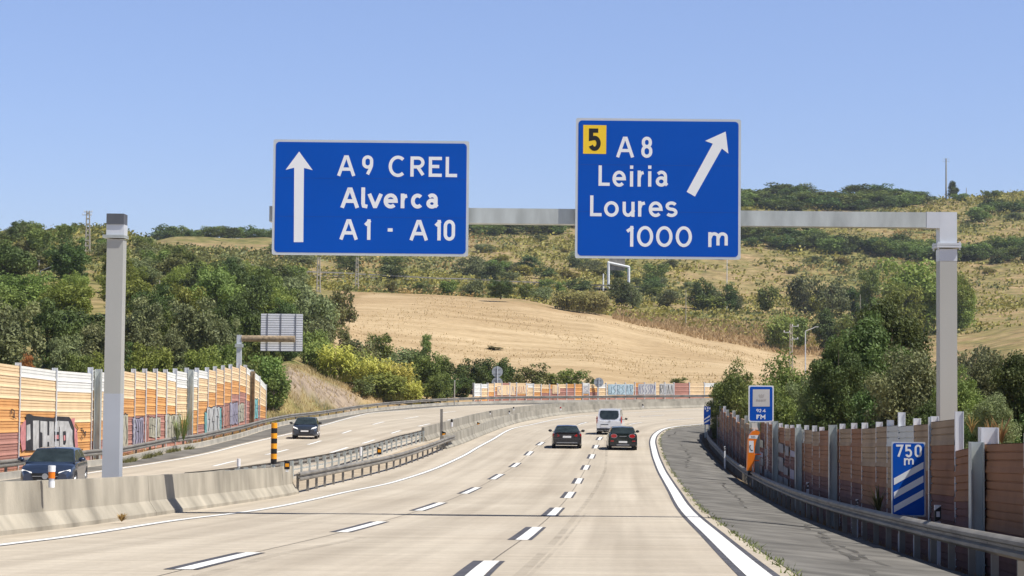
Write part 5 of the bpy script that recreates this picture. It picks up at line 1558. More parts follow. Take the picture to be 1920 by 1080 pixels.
# green hatchback, near lane
p = G(1168, 844.5)
c2 = car('green_hatchback', 'dark green estate hatchback driving away in the near lane, with big round red lamps', 'car', (p.x, p.y, p.z), heading(DR, p.y) * .3, 4.2, 1.8, 1.44, car_paint('paint_dark_green', (.006, .013, .011), .22),
         top=[(0, .95), (.1, 1.02), (.4, 1.04), (3.0, .98), (3.8, .88), (4.2, .66)], plan_=[(0, .90), (.03, .96), (.12, 1), (.85, 1), (.95, .94), (1, .82)],
         cab=[(.03, 1.0), (.30, 1.40), (2.4, 1.42), (3.15, 1.0)], wheel=(.32, .7, 3.4), tumble=.80)
for sx in (-1, 1):
    patch(c2, 'lamp_ring', M_ALLOY, oval(sx * .56, .88, .21, .135), -.004, -.02, .03); patch(c2, 'rear_lamp', M_REDL, oval(sx * .56, .88, .18, .11), -.016, -.03, .03)
    patch(c2, 'fog_lamp', M_REDL, rect(sx * .66 - .1, .54, sx * .66 + .1, .60), -.004, -.02)
patch(c2, 'number_plate', M_PLATE, rect(-.26, .46, .26, .57), -.006, -.02)
patch(c2, 'chrome_strip', M_ALLOY, rect(-.22, .845, .22, .87), -.004, -.015)
patch(c2, 'skid_plate', M_ALLOY, [(-.40, .31), (.40, .31), (.38, .36), (-.38, .36)], -.03, -.02)
patch(c2, 'bumper', M_PLASTIC, [(-.8, .30), (.8, .30), (.76, .44), (-.76, .44)], -.008, -.02)
# white van
p = G(1142, 815.5)
c3 = car('white_van', 'white passenger van ahead of the two dark cars, with a wide black rear window', 'van', (p.x, p.y, p.z), -.10, 4.97, 1.98, 1.98, car_paint('paint_white', (.80, .82, .86), .35),
         top=[(0, 1.05), (.06, 1.1), (3.8, 1.1), (4.5, 1.02), (4.97, .75)], plan_=[(0, .94), (.02, .98), (.08, 1), (.88, 1), (.96, .93), (1, .8)],
         cab=[(.03, 1.08), (.20, 1.93), (3.5, 1.95), (4.5, 1.05)], wheel=(.33, .95, 3.9), tumble=.86, rearglass=False)
patch(c3, 'bumper', M_PLASTIC, rect(-.92, .32, .92, .50), -.01, -.03)
patch(c3, 'number_plate', M_PLATE, rect(-.62, .60, -.08, .74), -.006, -.02); patch(c3, 'handle', M_PLASTIC, rect(-.64, .75, -.06, .80), -.006, -.025)
both(c3, 'rear_lamp', M_REDL, [(.88, .85), (.965, .87), (.955, 1.4), (.89, 1.38)], .02, -.03, .05)
mb = MB(); out = [(-.70, 1.36), (-.60, 1.24), (-.42, 1.17), (.42, 1.17), (.60, 1.24), (.70, 1.36), (.72, 1.55), (.68, 1.80), (.58, 1.84), (-.58, 1.84), (-.68, 1.80), (-.72, 1.55)]
n_ = len(out); sl = lambda z: .03 + .2 * (z - 1.08)
mb.v = [(x, sl(z) - .030, z) for x, z in out] + [(x, sl(z) + .05, z) for x, z in out]
mb.face(range(n_)); mb.face([n_ + i for i in range(n_)][::-1])
for i in range(n_): mb.face((i, (i + 1) % n_, n_ + (i + 1) % n_, n_ + i))
mb.build('rear_window', M_GLASS, c3)
patch(c3, 'emblem', M_ALLOY, oval(.02, 1.02, .09, .05), -.006, -.015)
# oncoming small hatchback
p = G(568, 823.5)
c4 = car('grey_hatchback', 'dark blue-grey small hatchback coming towards the viewer past the striped hazard post', 'car', (p.x - .1, p.y + 4, p.z), math.pi + .05, 3.97, 1.74, 1.46, car_paint('paint_slate', (.035, .045, .065)),
         top=[(0, .95), (.3, 1.0), (2.6, 1.0), (3.3, .92), (3.8, .80), (3.97, .68)], plan_=[(0, .88), (.05, .97), (.12, 1), (.82, 1), (.93, .95), (1, .80)],
         cab=[(.05, 1.0), (.5, 1.40), (2.0, 1.43), (3.05, .98)], wheel=(.32, .65, 3.15), tumble=.78)
yf = 3.97
both(c4, 'headlight', M_LAMP, [(.44, .66), (.60, .66), (.80, .80), (.78, .86), (.50, .76)], yf - .02, .03, .22)
patch(c4, 'grille', M_BLACK, [(-.40, .60), (.40, .60), (.36, .42), (-.36, .42)], yf + .0, .02)
patch(c4, 'number_plate', M_PLATE, rect(-.26, .50, .26, .60), yf + .015, .02)
both(c4, 'fog_lamp', M_LAMP, oval(.62, .42, .06, .05, 10), yf - .08, .04)
patch(c4, 'bumper', M_PLASTIC, [(-.62, .26), (.62, .26), (.56, .38), (-.56, .38)], yf - .03, .04)
# oncoming dark blue car by the barrier
q = at(84, 921, 65.0)
c5 = car('dark_blue_car', 'dark blue hatchback with a bright headlight coming towards the viewer behind the foreground barrier', 'car', (q.x - .4, 65 + 4.4, prof(66)), math.pi + .09, 4.42, 1.82, 1.45, car_paint('paint_navy', (.03, .045, .085)),
         top=[(0, .95), (.3, 1.0), (3.0, 1.0), (3.8, .90), (4.25, .78), (4.42, .66)], plan_=[(0, .88), (.05, .97), (.12, 1), (.82, 1), (.93, .95), (1, .80)],
         cab=[(.05, 1.0), (.55, 1.39), (2.2, 1.42), (3.3, .97)], wheel=(.34, .75, 3.5), tumble=.76)
yf = 4.42
both(c5, 'headlight', M_LAMP, [(.42, .64), (.62, .62), (.82, .72), (.80, .78), (.46, .70)], yf - .02, .03, .24)
patch(c5, 'grille', M_BLACK, [(-.46, .66), (.46, .66), (.38, .42), (-.38, .42)], yf + .0, .02)
patch(c5, 'chrome_strip', M_ALLOY, rect(-.42, .545, .42, .565), yf + .012, .02); patch(c5, 'emblem', M_ALLOY, oval(0, .555, .1, .1, 20), yf + .016, .03)
patch(c5, 'bumper', M_PLASTIC, [(-.7, .24), (.7, .24), (.62, .38), (-.62, .38)], yf - .03, .04)
patch(c5, 'number_plate', M_PLATE, rect(-.26, .33, .26, .43), yf + .02, .02)
# ================================================================== VEGETATION
L_DARK = leaf_mat('leaf_dark', (0.038, 0.068, 0.019), (0.181, 0.243, 0.067), .22)
L_MID = leaf_mat('leaf_mid', (0.064, 0.108, 0.025), (0.367, 0.440, 0.116), .28)
L_OLIVE = leaf_mat('leaf_olive', (0.092, 0.119, 0.055), (0.396, 0.426, 0.184), .25)
L_LIGHT = leaf_mat('leaf_light', (0.102, 0.152, 0.027), (0.425, 0.475, 0.114), .32)
L_SCRUB = leaf_mat('leaf_scrub', (0.077, 0.099, 0.030), (0.289, 0.289, 0.102), .22, .04)
L_YELLOW = leaf_mat('leaf_yellow_scrub', (0.158, 0.151, 0.033), (0.483, 0.422, 0.109), .25, .03)
L_REED = leaf_mat('leaf_reed', (0.221, 0.249, 0.038), (0.636, 0.581, 0.150), .35, .03)
L_DRY = leaf_mat('leaf_dry', (0.273, 0.179, 0.067), (0.630, 0.452, 0.189), .25, .015)
L_STUB = leaf_mat('leaf_stubble', (0.420, 0.300, 0.144), (0.660, 0.520, 0.288), .3, .01)
L_RED = leaf_mat('leaf_withered', (0.300, 0.108, 0.032), (0.540, 0.240, 0.086), .25, .015)

def crown_mesh(name, seed, clumps, leaves, size, m, rx=1.0, rz=1.0, low=0.0, spread=.27, holes=.25, pointy=0.0):
    """Crown about 2 wide and 2 high standing on z=0: many small leaves gathered in clumps of uneven size."""
    r = random.Random(seed)
    mb = MB(); mb.tint = []
    cs = []
    tries = 0
    while len(cs) < clumps and tries < clumps * 30:
        tries += 1
        u = Vector((r.gauss(0, 1), r.gauss(0, 1), r.gauss(0, 1))).normalized()
        rad = r.uniform(.25, .92) ** .6
        bump_ = 1 + .6 * noise.noise(u * 1.7 + Vector((seed, 0, 0)))
        p = u * rad * bump_ * .85
        zz = p.z * rz
        if pointy: p.x *= 1 - pointy * (zz + 1) / 2; p.y *= 1 - pointy * (zz + 1) / 2
        p = Vector((p.x * rx, p.y * rx, zz + 1))
        if p.z < low: continue
        if noise.noise(p * 2.1 + Vector((seed * 3, 1, 2))) < -.5 + holes: 
            if r.random() < .6: continue
        cs.append((p, spread * r.uniform(.55, 1.25), r.uniform(-.16, .16)))
    for p, cr, ct in cs:
        k = int(leaves * (cr / spread) ** 1.6)
        for _ in range(k):
            u = Vector((r.gauss(0, 1), r.gauss(0, 1), r.gauss(0, 1))).normalized()
            q = p + Vector((u.x, u.y, u.z * .8)) * cr * (r.random() ** .4)
            if q.z < 0: continue
            nrm = (u * .6 + Vector((0, 0, .35)) + Vector((r.gauss(0, 1), r.gauss(0, 1), r.gauss(0, 1))) * .6).normalized()
            a = nrm.orthogonal().normalized(); a = Matrix.Rotation(r.uniform(0, 6.28), 3, nrm) @ a; b = nrm.cross(a)
            s = size * r.uniform(.6, 1.5); n = len(mb.v)
            w = s * r.uniform(.4, .65)
            mb.v += [tuple(q - a * s), tuple(q - b * w + nrm * s * .15), tuple(q + a * s), tuple(q + b * w + nrm * s * .15)]
            t = min(1, max(0, .45 + ct * 1.3 + r.gauss(0, .10)))
            mb.tint += [t] * 4
            mb.face((n, n + 1, n + 2, n + 3))
    me_o = mb.build(name, m, recalc=False)
    me = me_o.data; bpy.data.objects.remove(me_o)
    return me, cs

def trunk_mesh(name, seed, cs, r0=.06, lean=.0, n=9):
    r = random.Random(seed); mb = MB()
    k = 5; prev = Vector((0, 0, -.15)); stem = [prev]
    for i in range(1, k + 1):
        stem.append(Vector((r.uniform(-.05, .05) + lean * i / k, r.uniform(-.05, .05), 1.2 * i / k)))
    for i in range(k): mb.bar(stem[i], stem[i + 1], r0 * (1 - .14 * i), r0 * (1 - .14 * (i + 1)), seg=7, caps=False)
    for p, cr, ct in r.sample(cs, min(n, len(cs))):
        base = stem[min(k, max(1, int(p.z / 1.5 * k)))]; m = base.lerp(p, .5) + Vector((0, 0, .06))
        mb.bar(base, m, r0 * .42, r0 * .28, seg=5, caps=False); mb.bar(m, p, r0 * .28, r0 * .1, seg=5, caps=False)
    o = mb.build(name, M_BARK, recalc=False); me = o.data; bpy.data.objects.remove(o)
    return me

PROTO = {}
def proto(key, seed, clumps, leaves, size, m, r0=.05, **kw):
    me, cs = crown_mesh(key, seed, clumps, leaves, size, m, **kw)
    PROTO[key] = (me, trunk_mesh(key + '_trunk', seed, cs, r0))
# near ones have small leaves and many of them
proto('oak_a', 11, 95, 230, .034, L_DARK, low=.15)
proto('bush_a', 21, 80, 260, .032, L_MID, low=.05, spread=.30)
proto('bush_b', 22, 85, 250, .030, L_OLIVE, low=.05, spread=.28)
proto('tree_a', 31, 75, 150, .046, L_DARK, low=.1)
proto('tree_b', 32, 75, 150, .046, L_OLIVE, low=.1)
proto('tree_c', 33, 80, 150, .044, L_MID, low=.1)
proto('tree_d', 34, 70, 150, .044, L_LIGHT, low=.1, spread=.3)
proto('shrub_a', 41, 34, 70, .075, L_DARK, low=.0, spread=.36)
proto('shrub_b', 42, 34, 70, .075, L_SCRUB, low=.0, spread=.36)
proto('shrub_c', 43, 34, 70, .075, L_YELLOW, low=.0, spread=.36)
proto('shrub_d', 44, 34, 70, .075, L_MID, low=.0, spread=.36)
proto('shrub_e', 45, 34, 70, .075, L_OLIVE, low=.0, spread=.36)
proto('withered', 46, 30, 60, .07, L_RED, low=.0, spread=.36)
proto('pine', 51, 60, 110, .05, L_DARK, low=.1, spread=.22, pointy=.8, holes=.35)

def reed_mesh(name, seed, m, stems=170, rx=1.0, leafy=7):
    """A stand of cane: upright stems with long drooping leaves, about 2 wide and 2 high."""
    r = random.Random(seed); mb = MB(); mb.tint = []
    for _ in range(stems):
        a = r.uniform(0, 6.28); d = math.sqrt(r.random()) * .92
        x, y = math.cos(a) * d * rx, math.sin(a) * d * rx
        h = (2.0 - .35 * d * d) * r.uniform(.68, 1.1); lx, ly = r.gauss(0, .12) + x * .14, r.gauss(0, .12) + y * .14
        n = len(mb.v); t0 = r.uniform(.3, .8)
        mb.v += [(x - .008, y, 0), (x + .008, y, 0), (x + lx + .003, y + ly, h), (x + lx - .003, y + ly, h)]; mb.tint += [t0 + .1] * 4; mb.face((n, n + 1, n + 2, n + 3))
        for k in range(leafy):
            f = r.uniform(.18, 1); px, py, pz = x + lx * f, y + ly * f, h * f
            a2 = r.uniform(0, 6.28); ln = r.uniform(.22, .5); w = .042 * r.uniform(.6, 1.4)
            dx, dy = math.cos(a2), math.sin(a2); up = r.uniform(.1, .55); n = len(mb.v)
            mx_, my_, mz_ = px + dx * ln * .55, py + dy * ln * .55, pz + ln * up
            mb.v += [(px - dy * w * .4, py + dx * w * .4, pz), (px + dy * w * .4, py - dx * w * .4, pz), (mx_ + dy * w, my_ - dx * w, mz_), (mx_ - dy * w, my_ + dx * w, mz_), (px + dx * ln, py + dy * ln, pz + ln * (up - .35))]
            t = min(1, max(0, t0 + (f - .55) * .5 + r.gauss(0, .15))); mb.tint += [t] * 5
            mb.face((n, n + 1, n + 2, n + 3)); mb.face((n + 3, n + 2, n + 4))
    o = mb.build(name, m, recalc=False); me = o.data; bpy.data.objects.remove(o)
    return me
REED = {'reed': reed_mesh('cane_foliage', 3, L_REED), 'reed_b': reed_mesh('cane_foliage_green', 5, leaf_mat('leaf_reed_green', (.11, .15, .03), (.36, .40, .11), .35)), 'reed_dry': reed_mesh('cane_foliage_dry', 4, leaf_mat('leaf_tawny', (.40, .29, .17), (.70, .54, .36), .35, .015), 420), 'reed_olive': reed_mesh('cane_foliage_olive', 6, leaf_mat('leaf_reed_olive', (.16, .14, .05), (.38, .32, .14), .3))}

rv = random.Random(77)
NAMEOF = {'oak_a': 'tree', 'bush_a': 'bush', 'bush_b': 'bush', 'tree_a': 'tree', 'tree_b': 'tree', 'tree_c': 'tree', 'tree_d': 'tree', 'pine': 'pine_tree', 'withered': 'shrub'}
def plant(key, px, ytop, wpx, Y, label, group=None, depth=None, sink=.12, cat=None, hmin=1.2, zbase=None):
    p = at(px, ytop, Y); zg = ground(p.x, Y) if zbase is None else zbase
    H = max(hmin, p.z - zg + sink); W = wpx / F * Y
    nm = NAMEOF.get(key, 'shrub'); is_tree = nm in ('tree', 'pine_tree')
    if key in REED:
        o = bpy.data.objects.new('cane_thicket', REED[key]); COL.objects.link(o)
        o.location = (p.x, Y, zg - .05); o.scale = (W / 2, (depth or W) / 2, H / 2); o.rotation_euler = (0, 0, rv.uniform(-.5, .5))
        return tag(o, label, cat or 'reeds', group)
    me, tr = PROTO[key]
    o = bpy.data.objects.new(nm, None); COL.objects.link(o); o.empty_display_size = .3
    o.location = (p.x, Y, zg - sink); o.rotation_euler = (rv.gauss(0, .07), rv.gauss(0, .07), rv.uniform(0, 6.28))
    s = W / 2.0 * 1.06
    o.scale = (s, s, H / 2.0 * 1.02)
    c = bpy.data.objects.new('crown', me); COL.objects.link(c); c.parent = o
    if H > 1.5 * W and key != 'pine':          # tall for its width: the crown sits high over lower boughs
        f = 1.3 * W / H
        c.scale = (1, 1, f); c.location = (0, 0, 2 * (1 - f))
        top = 2 * (1 - f) + f * .5; k = 0
        while top > .3 and k < 3:
            b = bpy.data.objects.new('bough', me); COL.objects.link(b); b.parent = o; k += 1
            b.scale = (1.12, 1.12, f); b.rotation_euler = (0, 0, rv.uniform(1, 5)); b.location = (rv.uniform(-.2, .2), rv.uniform(-.2, .2), max(-.2, top - 1.45 * f)); top -= 1.05 * f
    t = bpy.data.objects.new('trunk' if is_tree else 'stem', tr); COL.objects.link(t); t.parent = o
    return tag(o, label, cat or nm.replace('_', ' '), group)
def scrub(key, x, y, W, H, label, group, cat='shrub'):
    """A far shrub: one mesh, too small in the picture for parts."""
    me, _ = PROTO[key]
    o = bpy.data.objects.new('shrub', me); COL.objects.link(o)
    o.location = (x, y, ground(x, y) - H * .12); o.scale = (W / 2, W / 2, H / 2); o.rotation_euler = (0, 0, rv.uniform(0, 6.28))
    return tag(o, label, cat, group)

# ---- right of the road, behind the shaded wall
plant('oak_a', 1622, 590, 190, 92, 'big dark round-crowned tree behind the shaded wall, left of the gantry post')
plant('oak_a', 1690, 554, 150, 96, 'tallest dark tree with a sunlit yellowish tip beside the gantry post')
plant('oak_a', 1585, 640, 110, 84, 'dark shaded tree edge between the radio sign bush and the biggest dark tree')
plant('bush_b', 1705, 655, 175, 68, 'large grey-green bush behind the wall just left of the gantry post')
plant('bush_a', 1470, 672, 150, 118, 'broad mid-green bush directly behind the radio sign')
plant('bush_a', 1395, 684, 110, 136, 'green bush left of the radio sign, spilling over the far wall top')
plant('bush_b', 1530, 690, 110, 108, 'yellowish-green bush between the radio sign and the dark tree')
plant('bush_a', 1355, 712, 48, 158, 'small ragged shrub hanging over the end of the shaded wall')
plant('bush_a', 1450, 735, 130, 106, 'low dense bush at the wall top beneath the radio sign')
plant('bush_b', 1838, 658, 135, 74, 'light green bush right of the gantry post')
plant('oak_a', 1915, 655, 120, 66, 'dark tree cut by the edge of the picture, right of the gantry post')
plant('bush_a', 1795, 700, 110, 63, 'dark green bush at the foot of the gantry post')
plant('bush_b', 1890, 742, 95, 48, 'small pale bush close behind the low end of the wall')
plant('oak_a', 1650, 715, 130, 72, 'shaded low tree behind the 750 m sign')
plant('oak_a', 1755, 745, 120, 56, 'low dark bush just behind the wall beside the gantry post', cat='tree')
plant('oak_a', 1860, 770, 120, 54, 'low dark bush behind the wall end with dry stalks in front', cat='tree')
plant('oak_a', 1560, 725, 110, 88, 'dark undergrowth tree behind the middle of the shaded wall')

# ---- between the field and the right bushes
plant('pine', 1545, 572, 66, 446, 'dark conifer with drooping branches right of the concrete utility pole')
plant('shrub_a', 1575, 600, 56, 447, 'dark bush against the right side of the dark conifer')
plant('shrub_d', 1497, 588, 56, 448, 'round dark green bush left of the dark conifer')
plant('reed_b', 1462, 592, 54, 444, 'bright green cane clump left of the round dark bush by the utility pole')
plant('shrub_d', 1605, 584, 60, 430, 'dark green bush on the track above the big dark tree')
plant('tree_d', 1722, 474, 170, 475, 'large light green willow-like tree behind the gantry post')
plant('tree_d', 1792, 505, 76, 472, 'light green tree showing right of the gantry post')
plant('tree_d', 1690, 520, 100, 465, 'lower mid-green tree in front of the light willow-like tree')
plant('shrub_e', 1845, 640, 100, 240, 'grey-green bush on the dry slope right of the gantry post')

# ---- the edge of the golden field
for k, px, yt, w, Y, lab in [
    ('shrub_b', 735, 522, 26, 452, 'lone round olive bush left along the top edge of the golden field'),
    ('shrub_b', 790, 526, 40, 470, 'low olive bush left of the dark field tree'), ('shrub_d', 842, 524, 44, 468, 'green bush two places left of the dark field tree'),
    ('shrub_e', 887, 520, 46, 472, 'tall grey-green bush next left of the dark field tree'), ('shrub_d', 988, 530, 36, 475, 'green bush just right of the dark field tree'),
    ('shrub_e', 1016, 533, 40, 480, 'grey-green bush second to the right of the dark field tree'), ('shrub_d', 1052, 526, 20, 520, 'small upright bush above the dry cane clump'),
    ('shrub_a', 1165, 520, 52, 530, 'dark round bush at the foot of the hillside gantry'), ('shrub_e', 1188, 526, 40, 530, 'paler half of the bush at the foot of the hillside gantry'),
    ('shrub_e', 1250, 540, 46, 550, 'low grey-green bush right of the hillside gantry'), ('shrub_a', 1310, 520, 44, 550, 'tall dark bush below the exit sign'),
    ('shrub_e', 1338, 535, 40, 550, 'grey bush right of the tall dark bush below the exit sign'), ('shrub_a', 1372, 528, 30, 550, 'dark upright bush below the corner of the exit sign'),
    ('shrub_e', 1382, 550, 26, 550, 'small dark bush at the end of the bush row below the exit sign'),
    ('shrub_d', 1440, 534, 52, 550, 'rounded green bush alone beyond the field track'), ('shrub_e', 1510, 512, 66, 550, 'big grey-green bush in the middle of the thicket beyond the field track'),
    ('shrub_e', 1560, 522, 60, 550, 'grey-green bush right of the middle of the thicket beyond the track'), ('shrub_a', 1600, 535, 56, 550, 'dark bush at the right end of the thicket beyond the track'),
    ('shrub_d', 1632, 500, 44, 540, 'round green bush left of the light willow-like tree'), ('shrub_c', 1530, 548, 40, 550, 'small light bush in front of the thicket beyond the track')]:
    plant(k, px, yt, w, Y, lab)
plant('tree_a', 939, 523, 56, 428, 'solitary dark tree on a short trunk casting a shadow on the golden field', sink=-.9, cat='tree')
plant('reed_olive', 1070, 546, 62, 432, 'dry yellowish cane clump at the right top of the golden field')
plant('reed_olive', 1112, 548, 56, 436, 'dry cane clump joined to the right of the first one at the field top')
plant('reed_b', 1330, 555, 60, 550, 'light green cane clump below the dark bushes under the exit sign')

# ---- middle: reeds and bushes by the bend
plant('reed_b', 596, 640, 60, 226, 'bright green cane thicket nearest the ribbed sign back')
plant('reed', 632, 650, 70, 222, 'yellow-green cane thicket at the top of the cut bank')
plant('reed_b', 672, 662, 66, 226, 'green-topped cane thicket in the middle of the bank')
plant('reed', 700, 674, 66, 221, 'yellow cane thicket in the middle, behind the olive shrub')
plant('reed', 735, 682, 76, 222, 'yellowest cane thicket near the guardrail bend')
plant('reed_b', 722, 702, 80, 218, 'low bright green cane at the guardrail bend')
plant('reed', 772, 716, 40, 221, 'small yellow cane tuft at the right end of the thicket')
plant('shrub_b', 680, 704, 46, 214, 'olive-brown shrub at the foot of the canes')
plant('shrub_e', 672, 632, 70, 262, 'grey-green bush above the middle of the canes')
plant('shrub_d', 715, 622, 46, 272, 'small green bush at the lower left edge of the golden field')
plant('shrub_a', 790, 648, 56, 246, 'dark bush at the lower edge of the field, right of the canes')
plant('shrub_e', 745, 645, 80, 250, 'grey-green bush right above the canes')
plant('tree_c', 800, 664, 86, 228, 'mid-green bush between the canes and the dark evergreens', cat='bush')
plant('tree_a', 836, 668, 46, 236, 'slim dark evergreen left of the thin pale post')
plant('tree_c', 826, 700, 60, 224, 'low green bush by the guardrail left of the thin pale post')
plant('tree_a', 885, 672, 72, 246, 'dark evergreen tree left of the double round sign backs')
plant('tree_a', 930, 668, 76, 250, 'dark evergreen tree right behind the double round sign backs')
plant('tree_a', 868, 700, 50, 238, 'low dark evergreen at the left end of the far wall')
plant('shrub_b', 998, 680, 66, 258, 'olive loose bush right of the dark evergreens above the far wall')
plant('shrub_b', 965, 692, 40, 254, 'low olive bush next to the dark evergreen above the far wall')
plant('shrub_d', 1072, 690, 62, 262, 'rounded green bush above the far wall')
plant('shrub_d', 1040, 697, 40, 260, 'small green bush between the olive bush and the rounded green bush')
plant('shrub_a', 1110, 706, 22, 262, 'tiny dark bush left of the single round sign back')
plant('shrub_d', 1275, 707, 32, 278, 'small green bush above the far wall near the right bushes')
plant('shrub_d', 800, 626, 20, 292, 'small green shrub out on the lower golden field')
plant('shrub_b', 928, 649, 34, 330, 'flat low plant patch in the middle of the golden field', hmin=.25)
plant('shrub_b', 648, 612, 26, 300, 'pale little shrub at the left margin of the golden field')

# ---- left: behind the sunlit wall
for k, px, yt, w, Y, lab in [
    ('tree_b', 30, 572, 130, 150, 'grey-green tree filling the left edge behind the sunlit wall'), ('tree_b', 110, 630, 90, 138, 'low grey-green tree above the white panels of the sunlit wall'),
    ('tree_a', 95, 560, 110, 168, 'dark tree behind the left edge tree'), ('tree_a', 160, 575, 120, 176, 'dark shaded tree left of the median mast'),
    ('tree_b', 190, 610, 110, 150, 'grey-green tree right behind the median mast'), ('tree_d', 200, 655, 90, 132, 'yellow-green bush at the wall top beside the median mast'),
    ('tree_b', 262, 560, 90, 180, 'grey-green tree just right of the median mast'), ('tree_d', 130, 520, 130, 215, 'mid-green tree on the slope above the dark shaded tree'),
    ('tree_c', 300, 585, 80, 190, 'dark green tree above the light bushes right of the mast'), ('tree_b', 370, 565, 120, 186, 'large grey-green tree halfway between mast and ribbed sign back'),
    ('oak_a', 455, 545, 110, 200, 'dark round tree with bright tips left above the ribbed sign back'), ('tree_b', 330, 620, 70, 168, 'grey-green tree low behind the light bushes'),
    ('tree_d', 290, 636, 110, 146, 'light green bush directly above the striped wall panels'), ('tree_d', 370, 640, 100, 152, 'light green bush above the middle of the sunlit wall'),
    ('tree_c', 415, 640, 80, 176, 'mid-green bush left of the rusty cantilever post'), ('tree_c', 490, 625, 80, 186, 'mid-green bush behind the rusty tube'),
    ('shrub_d', 505, 660, 70, 178, 'dark green shrub at the end of the sunlit wall, upper one'), ('shrub_d', 512, 706, 56, 177, 'dark green shrub at the end of the sunlit wall, lower one'),
    ('shrub_d', 462, 672, 66, 172, 'green shrub right of the rusty cantilever post'),
    ('tree_c', 400, 500, 110, 262, 'dark green tree high on the slope right of the mast'), ('tree_a', 455, 498, 110, 275, 'wide dark tree below the dry strip on the hill'),
    ('tree_a', 390, 492, 100, 300, 'dark shady tree below the dry strip on the hill'), ('tree_c', 510, 505, 90, 290, 'mid-green tree below the left blue sign corner'),
    ('tree_e' if False else 'shrub_e', 555, 515, 80, 300, 'grey-green thicket under the left blue sign'), ('shrub_e', 590, 545, 80, 280, 'grey-green thicket right above the ribbed sign back'),
    ('shrub_b', 640, 532, 60, 330, 'olive thicket at the left corner of the golden field'), ('shrub_b', 622, 560, 50, 305, 'brownish bush beside the left corner of the golden field'),
    ('shrub_e', 600, 590, 60, 262, 'dark grey-green bush right of the ribbed sign back'), ('shrub_d', 590, 615, 60, 245, 'green bush behind the brightest canes'),
    ('tree_d', 340, 525, 90, 240, 'mid-green tree right of the thin pale pole'), ('tree_c', 40, 510, 130, 235, 'mid-green tree high at the left edge'),
    ('tree_d', 235, 505, 110, 250, 'green tree on the slope hidden partly by the mast'), ('tree_d', 140, 505, 60, 262, 'yellow-green tree below the tall slotted pole'),
    ('tree_c', 20, 540, 90, 200, 'green tree below the left edge of the slope'), ('tree_a', 290, 530, 90, 235, 'dark tree behind the thin pale pole'),
    ('withered', 58, 664, 26, 128, 'small rust-coloured withered bush above the sunlit wall'), ('tree_c', 160, 660, 60, 136, 'green bush between the withered bush and the mast'),
    ('tree_a', 225, 640, 70, 160, 'dark tree in the gap behind the median mast'), ('tree_b', 420, 600, 70, 188, 'grey-green tree left of the dark round tree'), ('oak_a', 530, 560, 70, 215, 'dark tree top just above the ribbed sign back')]:
    plant(k, px, yt, w, Y, lab)

# ---- the far hillsides: countable shrubs
rs = random.Random(99)
k = 0
while k < 34:
    px = rs.uniform(-20, 560); d = rs.uniform(265, 430); x = (px - 960) / F * d; z = ground(x, d); ey = eff_y(x, d, z)
    if abs(px - 163) < 22 or abs(px - 75) < 22 or ey < 528 or abs(px - 298) < 16: continue
    W = rs.uniform(4.5, 8); py = px_of((x, d, z + W * rs.uniform(.7, 1.0)))[1]
    plant(rs.choice(['tree_c', 'tree_d', 'tree_b', 'tree_a', 'tree_d']), px, py, W / d * F, d, 'bushy green tree on the left hillside above the row behind the wall', 'trees on the left hillside'); k += 1
def fill(n, x0, x1, d0, d1, keys, wr, label, group, test=None, hr=(.55, .85), hmax=9):
    k = t = 0
    while k < n and t < n * 30:
        t += 1
        px = rs.uniform(x0, x1); d = rs.uniform(d0, d1); x = (px - 960) / F * d; z = ground(x, d)
        ey = eff_y(x, d, z)
        if test and not test(px, ey, d, x): continue
        W = rs.uniform(*wr)
        scrub(rs.choice(keys), x, d, W, W * rs.uniform(*hr), label, group); k += 1
fill(48, -30, 560, 330, 560, ['shrub_d', 'shrub_e', 'shrub_b', 'shrub_a'], (4, 8), 'green shrub among many on the left hillside below the skyline', 'shrubs on the left hillside', lambda px, ey, d, x: ey > 470 - 20 * (px < 240) and not (px > 300 and d > 470) and abs(px - 163) > 26)
def belt(x0, x1, step, yf, d0, d1, keys, wr, hr, label, group):
    px = x0
    while px < x1:
        d = rs.uniform(d0, d1); x = (px - 960) / F * d
        if yf:                       # choose the distance that brings it into the band
            tgt = yf(px) + rs.uniform(-9, 9); best = None; dd = d0
            while dd < d1:
                e = abs(eff_y((px - 960) / F * dd, dd, ground((px - 960) / F * dd, dd)) - tgt)
                if best is None or e < best[0]: best = (e, dd)
                dd += 6
            d = best[1]; x = (px - 960) / F * d
        W = rs.uniform(*wr); scrub(rs.choice(keys), x, d, W, W * rs.uniform(*hr), label, group); px += step * rs.uniform(.7, 1.3)
belt(236, 520, 13, None, 800, 860, ['shrub_a', 'shrub_d'], (8, 13), (.45, .65), 'dark bush in the tree line on the skyline left of the blue signs', 'dark bushes along the left skyline')
belt(890, 1090, 20, lambda px: 434, 800, 1000, ['shrub_a', 'shrub_d'], (13, 20), (.35, .5), 'dark bush in the strip under the gantry beam between the blue signs', 'bushes under the beam between the signs')
belt(1380, 1730, 15, lambda px: 368, 930, 1003, ['shrub_a', 'shrub_d', 'shrub_a'], (14, 22), (.30, .42), 'dark green bush in the belt along the right skyline', 'dark bush belt along the right skyline')
belt(1385, 1730, 17, lambda px: 385, 860, 990, ['shrub_a', 'shrub_d', 'shrub_d'], (14, 20), (.35, .5), 'dark green bush in the belt along the right skyline', 'dark bush belt along the right skyline')
BANDY = lambda px: lin([(1380, 440), (1500, 446), (1650, 464), (1800, 474), (1960, 460)], px)
belt(1385, 1965, 17, BANDY, 650, 900, ['shrub_a', 'shrub_a', 'shrub_d'], (10, 15), (.5, .65), 'dark green bush in the dense band below the gantry beam', 'dark bush band across the far hillside')
